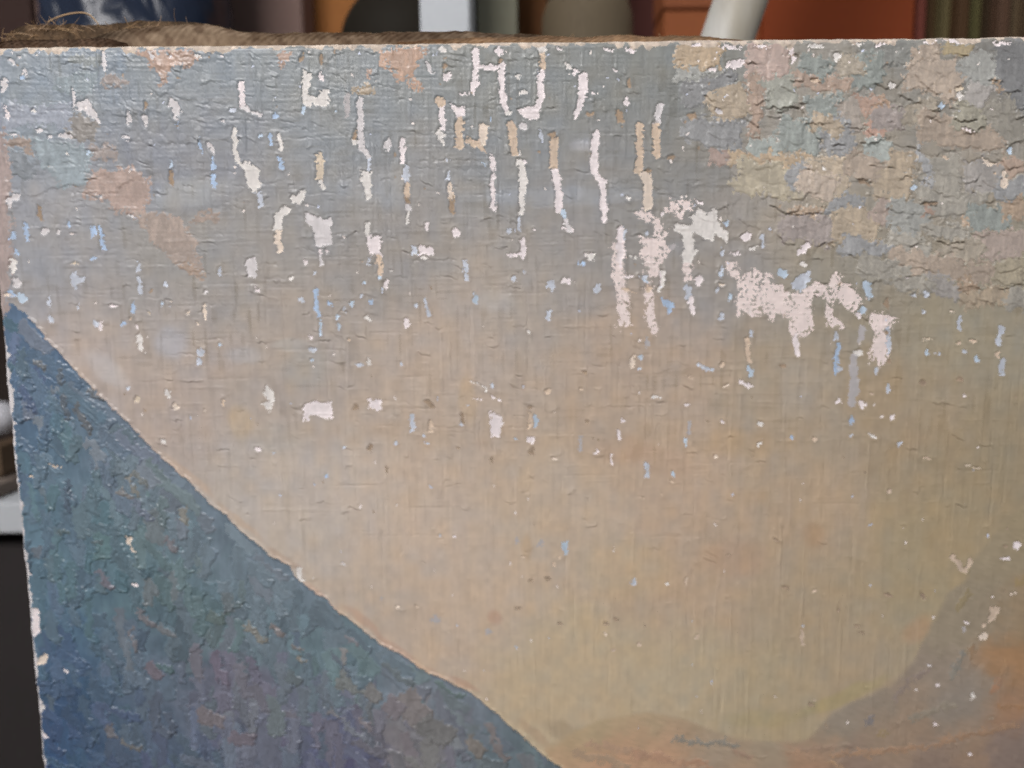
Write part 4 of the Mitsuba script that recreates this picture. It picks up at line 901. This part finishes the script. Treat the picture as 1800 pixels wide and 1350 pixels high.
F1 = [(120, 80), (160, 76), (185, 68), (215, 60), (260, 55), (330, 51), (372, 50), (400, 57), (430, 62), (480, 64.5), (560, 64), (640, 63), (700, 65), (740, 63.5), (800, 62), (850, 63), (900, 66), (960, 71)]
F2 = [(20, 66), (40, 54), (65, 48), (110, 48), (150, 51), (190, 46), (230, 45), (300, 43), (350, 44), (385, 50), (410, 62), (430, 75)]
F3 = [(-60, 84), (0, 80), (60, 76), (120, 72), (180, 72), (230, 78)]
F4 = [(700, 78), (800, 73), (900, 70), (1060, 68), (1130, 67), (1180, 67.5), (1240, 70), (1330, 80)]
add('painting__burlap_fold', fold(F1, .012, .006, 3), 'mat_burlap', True, label='grey tan hem of burlap standing above the top edge')
add('painting__burlap_fold_001', fold(F2, .024, .005, 8), paint((112, 88, 70), .9, .1, .4), True, label='brown frayed burlap lapping up behind the left of the top edge')
add('painting__burlap_fold_002', fold(F3, .008, .004, 12), paint((112, 92, 76), .9, .1, .4), True, label='dark low hem of burlap at the top left corner')
add('painting__burlap_fold_003', fold(F4, .0085, .004, 14), paint((170, 140, 112), .9, .1, .2), True)


def tube(points, r, sides=6):
    p = np.array(points, float)
    k = np.linspace(0, 1, len(p))
    kk = np.linspace(0, 1, 4 * len(p))
    from scipy.interpolate import CubicSpline
    p = CubicSpline(k, p)(kk) if len(p) > 2 else np.stack([np.interp(kk, k, p[:, i]) for i in range(3)], 1)
    t = np.gradient(p, axis=0)
    t /= np.linalg.norm(t, axis=1, keepdims=True)
    a = np.cross(t, [0.1, 1, 0.05])
    a /= np.linalg.norm(a, axis=1, keepdims=True)
    b = np.cross(t, a)
    rr = r * (1 - .6 * kk[:, None, None] ** 3)
    g_ = np.arange(sides + 1) / sides * 2 * math.pi
    return grid_mesh(p[:, None] + rr * (np.cos(g_)[None, :, None] * a[:, None] + np.sin(g_)[None, :, None] * b[:, None]))


mat_thread = [paint((168, 138, 106), .8, .2), paint((138, 108, 82), .8, .2), paint((190, 160, 130), .8, .2)]
add('painting__loose_thread', tube([at(q[0], q[1], .016 + q[2]) for q in [(84, 40, .01), (112, 27, .012), (145, 22.5, .01), (165, 33, .008), (188, 62, .004)]], .00042), mat_thread[0], True, label='long tan thread arching above the frayed top left corner')
r5 = np.random.default_rng(4)
frays = []
for i in range(110):
    px = r5.choice([r5.uniform(2, 130), r5.uniform(130, 420), r5.uniform(420, 1250)], p=[.55, .3, .15])
    fo = np.array(F2 if px < 400 else F1 if px < 950 else F4)
    py = np.interp(px, fo[:, 0], fo[:, 1]) + (3 if px < 400 else 1)
    if px < 60:
        py = r5.uniform(58, 80)
    L = r5.uniform(6, 30) * (1 if px < 420 else .45)
    an = math.radians(r5.normal(-138, 25) if r5.random() < .6 else r5.normal(-30, 20))
    y = .012 + r5.uniform(0, .012)
    p0, c_ = np.array([px, py]), np.array([math.cos(an), math.sin(an)])
    bend = np.array([-c_[1], c_[0]]) * r5.normal(0, .3)
    frays.append([at(*(p0 - c_ * 5), y), at(*(p0 + c_ * L * .5 + bend * L * .3), y - .002), at(*(p0 + c_ * L + bend * L), y - .003)])
for i, f_ in enumerate(frays):
    add('painting__loose_thread_%03d' % (i + 1), tube(f_, r5.uniform(.00008, .0002), 5), mat_thread[i % 3], True)

# ------------------------------------------------------------------ what stands behind the painting
def px_x(px, py, Y):
    return at(px, py, Y)[0]


def px_z(px, py, Y):
    return at(px, py, Y)[2]


def board_tone(p, n, uv):
    f = fbm(p.x * 14, p.y * 30, p.z * 14, 4)
    return dr.clip(.25 + f * .5, 0, 1)


scene['mottle'] = proc(board_tone)


def matte(c, rough=.75, spec=.12, spread=.12, g=.84):
    key = 'matte_%d_%d_%d_%d' % (*c, rough * 100)
    if key not in scene:
        b = lin(c) * g
        mk = lambda v: {'type': 'principled', 'base_color': rgb(v), 'roughness': rough, 'specular': spec}
        scene[key] = {'type': 'twosided', 'b': {'type': 'blendbsdf', 'weight': REF('mottle'), 'x': mk(b * (1 - spread)), 'y': mk(b * (1 + spread))}}
    return key


FLOOR = -0.40
YS = .13                                # front of the shelf
ZU = 0.165                              # top of the upper board (hidden behind the painting)
zl1, zl0 = px_z(20, 886, YS), px_z(20, 940, YS)
u0, u1 = px_x(738, 30, YS), px_x(826, 30, YS)
white = matte((196, 200, 204), .5, .3, .03)
labels['shelf_unit'] = {'label': 'white shelf unit with an upright panel and boards standing behind the painting', 'category': 'shelf'}
add('shelf_unit__upright', box(u0, u1, YS, YS + .30, FLOOR, .75, .0012), white, 30, label='white upright panel rising above the painting left of its middle')
add('shelf_unit__upright_001', box(-.62, -.59, YS, YS + .30, FLOOR, .75, .0012), white, 30)
add('shelf_unit__upright_002', box(.66, .69, YS, YS + .30, FLOOR, .75, .0012), white, 30)
for i, (a, b) in enumerate([(-.588, u0 - .001), (u1 + .001, .658)]):
    add('shelf_unit__board' + ('_%03d' % (2 * i) if i else ''), box(a, b, YS + .002, YS + .29, zl0, zl1, .0012), white, 30, label='white lower board seen at the left border' if i == 0 else 'lower board hidden on the right')
    add('shelf_unit__board_%03d' % (2 * i + 1), box(a, b, YS + .002, YS + .29, ZU - .022, ZU, .0012), white, 30)
    add('shelf_unit__board_%03d' % (2 * i + 4), box(a, b, YS + .002, YS + .29, .70, .722, .0012), white, 30)
add('shelf_unit__back_panel', box(-.588, .658, YS + .292, YS + .30, FLOOR + .002, .749, .0005), matte((70, 52, 44), .7), 30)


def thing(key, mesh, mat, label, cat, smooth=35, group=None):
    add(key, mesh, mat, smooth, label=label, category=cat, **({'group': group} if group else {}))


def pbox(p0, p1, Y, depth, ztop, z0=ZU, ch=.0015):
    return box(px_x(p0, 40, Y), px_x(p1, 40, Y), Y, Y + depth, z0, ztop, ch)


thing('dark_box', pbox(-260, 58, .30, .10, .42), matte((62, 46, 42)), 'dark brown box behind the navy bag at the left border', 'box')
thing('mauve_box', pbox(64, 532, .29, .11, .44), matte((124, 102, 95)), 'mauve brown box standing behind and right of the navy bag', 'box')
thing('ochre_box', pbox(534, 760, .33, .08, .46), matte((150, 98, 54)), 'ochre brown box behind the round black pot', 'box')
thing('olive_box', pbox(838, 910, .20, .20, .46), matte((140, 138, 120)), 'pale olive box standing right of the white upright', 'box')
thing('brown_box', pbox(911, 962, .27, .13, .43), matte((134, 90, 58)), 'narrow brown box between the pale olive box and the grey jar', 'box')
thing('maroon_box', pbox(1090, 1166, .28, .12, .45), matte((74, 42, 38)), 'dark maroon box behind the right side of the grey jar', 'box')
z_l = px_z(1200, 18, .24)
labels['orange_box'] = {'label': 'orange brown lidded box behind the slanted white pole', 'category': 'box'}
add('orange_box__body', box(px_x(1167, 40, .24), px_x(1338, 40, .24), .24, .36, ZU, z_l, .001), matte((146, 86, 54)), 30)
add('orange_box__lid', box(px_x(1165, 40, .24), px_x(1340, 40, .24), .237, .362, z_l + .0005, z_l + .05, .0015), matte((140, 84, 56)), 30, label='lighter lid on top of the orange brown box')
thing('rust_box', pbox(1342, 1608, .23, .16, .45), matte((130, 62, 34)), 'wide rust red box right of the slanted white pole', 'box')
# books
bk = [(a, b, tuple(int(v * 1.2) for v in c)) for a, b, c in [(1612, 1628, (92, 50, 42)), (1630, 1655, (66, 50, 34)), (1657, 1682, (82, 74, 50)), (1684, 1704, (64, 46, 30)), (1706, 1736, (78, 74, 48)), (1738, 1754, (54, 42, 30)), (1756, 1776, (72, 54, 42)), (1778, 1806, (84, 70, 54)), (1808, 1850, (76, 62, 48)), (1852, 1890, (70, 50, 40))]]
names = ['thin maroon book right against the rust red box', 'dark brown book beside the thin maroon book', 'first olive green book from the rust red box', 'dark brown book between the two olive green books', 'wider olive green book, second from the rust red box',
         'thin blackish brown book right of the wider olive book', 'brown book right of the thin blackish one', 'grey brown book at the right border of the picture', 'taupe book just outside the right border', 'red brown book last in the row outside the picture']
for i, ((a, b, c), nm) in enumerate(zip(bk, names)):
    kk = 'book' + ('_%03d' % i if i else '')
    Y = .235 + .012 * ((i * 5) % 3)
    labels[kk] = {'label': nm, 'category': 'book', 'group': 'row of books at the right'}
    xa, xb, zt = px_x(a, 40, Y), px_x(b, 40, Y), .40 + .02 * ((i * 7) % 4)
    add(kk + '__spine', box(xa, xb, Y, Y + .006, ZU, zt, .0012), matte(c, .55), 30)
    for s_, (q0, q1) in enumerate(((xa, xa + .0025), (xb - .0025, xb))):
        add(kk + '__cover' + ('_001' if s_ else ''), box(q0, q1, Y + .0065, Y + .15, ZU, zt, .0006), matte(c, .55), 30)
    add(kk + '__page_block', box(xa + .0028, xb - .0028, Y + .008, Y + .147, ZU + .003, zt - .004, .0005), matte((200, 188, 160), .8), 30)


def lathe(cx, cy, prof, n=72):
    pr = np.array(prof)
    m = trimesh.creation.revolve(pr, sections=n)
    m.apply_translation((cx, cy, 0))
    return m


# round black pot
Yp = .20
cc, rr = at(716, 92, Yp), abs(px_x(716 + 116, 92, Yp) - px_x(716, 92, Yp))
prof = [(0.0, cc[2] - rr * .86), (rr * .5, cc[2] - rr * .86)] + [(rr * math.cos(t), cc[2] + rr * math.sin(t)) for t in np.linspace(-1.02, 1.12, 26)] + [(rr * .40, cc[2] + rr * .98), (rr * .36, cc[2] + rr * .97), (rr * .34, cc[2] + rr * .86), (0.0, cc[2] + rr * .80)]
ZB = cc[2] - rr * .86
prof = [(r_, z_ + (ZU - ZB)*0) for r_, z_ in prof]
labels['black_pot'] = {'label': 'round black glazed pot left of the white upright', 'category': 'pot'}
add('black_pot__body', lathe(min(cc[0], u0 - rr * .0), Yp, prof), matte((34, 30, 24), .7, .12, .4), 40)
add('black_pot__stand', lathe(cc[0], Yp, [(0.0, ZU), (rr * .62, ZU), (rr * .62, ZU + .004), (rr * .5, ZB - .0002), (0.0, ZB - .0002)] if ZB > ZU + .005 else [(0, ZU), (rr * .4, ZU), (rr * .4, ZU + .002), (0, ZU + .002)]), matte((60, 44, 34)), 30)
# grey jar
Yj = .22
cj = at(1032, 60, Yj)
rj = px_x(1112, 60, Yj) - cj[0]
zs = px_z(1032, 4, Yj)
prof = [(0, ZU), (rj * .82, ZU), (rj * .9, ZU + .004), (rj * .97, ZU + .03), (rj, zs - .022), (rj * .98, zs - .01), (rj * .88, zs - .001), (rj * .68, zs + .006), (rj * .50, zs + .011), (rj * .44, zs + .02), (rj * .43, zs + .05), (rj * .5, zs + .056), (rj * .5, zs + .06), (rj * .38, zs + .06), (rj * .36, zs + .02), (0, zs + .012)]
thing('grey_jar', lathe(cj[0], Yj, prof), matte((106, 94, 76), .7, .15, .2), 'dull grey stoneware jar with round shoulders behind the painting', 'jar', 40)
# slanted white pole, leaning on the shelf
Yq = .085
c0, c1 = at(1277, 72, Yq), at(1302, 0, Yq)
dv = (c1 - c0) / np.linalg.norm(c1 - c0)
rp = (px_x(1325, 68, Yq) - px_x(1230, 68, Yq)) / 2 * .965
lo_ = c0 + dv * ((FLOOR + .012 - c0[2]) / dv[2])
hi_ = c0 + dv * .55
m = trimesh.creation.revolve(np.array([(0, 0), (rp * .97, 0), (rp, .001)] + [(rp, t) for t in np.linspace(.02, np.linalg.norm(hi_ - lo_) - .002, 30)] + [(rp * .97, np.linalg.norm(hi_ - lo_)), (0, np.linalg.norm(hi_ - lo_))]), sections=64)
M4 = trimesh.geometry.align_vectors([0, 0, 1], dv)
m.apply_transform(M4)
m.apply_translation(lo_)


def pole_tone(p, n, uv):
    f = fbm(p.x * 40, p.y * 40, p.z * 9, 4)
    return mix(lin((158, 150, 132)), lin((186, 184, 178)), smoothstep(.3, .65, f))


scene['mat_pole'] = {'type': 'twosided', 'b': {'type': 'principled', 'base_color': proc(pole_tone), 'roughness': .5, 'specular': .35}}
thing('white_pole', m, 'mat_pole', 'thick off-white pole leaning to the right behind the top edge of the painting', 'pole', 40)
# navy bag: a slack plastic sack with vertical folds
Yb = .19
b0, b1 = px_x(50, 30, Yb), px_x(368, 30, Yb)
nu, nv = 260, 150
tu, tv = np.meshgrid(np.linspace(0, 2 * math.pi, nu), np.linspace(0, 1, nv), indexing='ij')
hw, hd, hgt = (b1 - b0) / 2, .045, .20
sq = lambda v, e: np.sign(v) * np.abs(v) ** e
shape_ = np.where(tv < .1, (tv / .1) ** .4, np.where(tv > .86, 1 - .55 * ((tv - .86) / .14), 1.0)) * (1 - .0 * tv)
bx, by = hw * sq(np.cos(tu), .55) * shape_, hd * sq(np.sin(tu), .7) * shape_
bz = ZU + .001 + hgt * tv
nn = meshkit.fbm(np.stack([bx * 38 + bz * 16, by * 30, bz * 7], -1), 4, 5) - .5
n2 = meshkit.fbm(np.stack([bx * 90 + bz * 60, by * 60, bz * 24], -1), 3, 9) - .5
rn = 1 - np.abs(nn) * 2
bx += np.cos(tu) * (nn * .008 + n2 * .002) * np.minimum(tv * 8, 1)
by += np.sin(tu) * (nn * .013 + (rn - .7) * .006 + n2 * .006) * np.minimum(tv * 8, 1)
bagP = np.stack([bx + (b0 + b1) / 2, by + Yb + .03, bz], -1)
plain('mat_bag', lin((30, 38, 54)), .28, .22)
thing('navy_bag', grid_mesh(bagP), 'mat_bag', 'glossy dark navy plastic bag at the upper left with white glints', 'bag', True)
# left border, lower shelf: white ball, brown block, beige cloth
q = at(-2, 741, .10)
rb = .0100
YL = YS + .05
cb = at(-14, 738, YL)
rb = px_x(16, 738, YL) - cb[0]
zb0 = px_z(0, 765, YL)
thing('brown_block', box(-.36, px_x(44, 800, YL), YL - .03, YL + .06, zl1 + .012, zb0, .003), matte((118, 98, 80), .8), 'rough brown block on the white lower board at the left border', 'block')
thing('beige_slab', box(-.37, px_x(60, 880, YL), YL - .042, YL + .07, zl1 + .0005, zl1 + .0115, .002), matte((150, 136, 126), .8), 'flat beige slab under the brown block at the left border', 'slab')
ball = trimesh.creation.icosphere(4, rb)
ball.vertices[:, 2] *= .93
ball.apply_translation((cb[0], YL + .01, zb0 + rb * .93))
thing('white_ball', ball, matte((206, 206, 212), .4, .4, .04), 'white ball lying on the brown block at the left border', 'ball', 40)
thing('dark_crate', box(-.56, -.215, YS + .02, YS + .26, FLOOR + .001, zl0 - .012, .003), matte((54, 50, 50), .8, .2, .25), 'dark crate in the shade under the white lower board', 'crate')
thing('shadowed_box', box(-.56, -.26, YS + .10, YS + .27, zl1 + .001, px_z(0, 560, YS), .003), matte((48, 40, 36), .8), 'blackish box at the back of the lower shelf by the left border', 'box')

plain('mat_floor', lin((92, 78, 66)), .7)
add('floor', box(-1.6, 1.6, -1.4, .9, FLOOR - .05, FLOOR - .001, .002), 'mat_floor', 30, kind='structure')
# the painting rests on two blocks on the floor
for i, x in enumerate((-.18, .30)):
    thing('wooden_block' + ('_001' if i else ''), box(x - .04, x + .04, -.02, .05, FLOOR, z0 - .0015, .002), 'mat_pine', ('left' if i == 0 else 'right') + ' wooden block under the painting, below the picture', 'block')
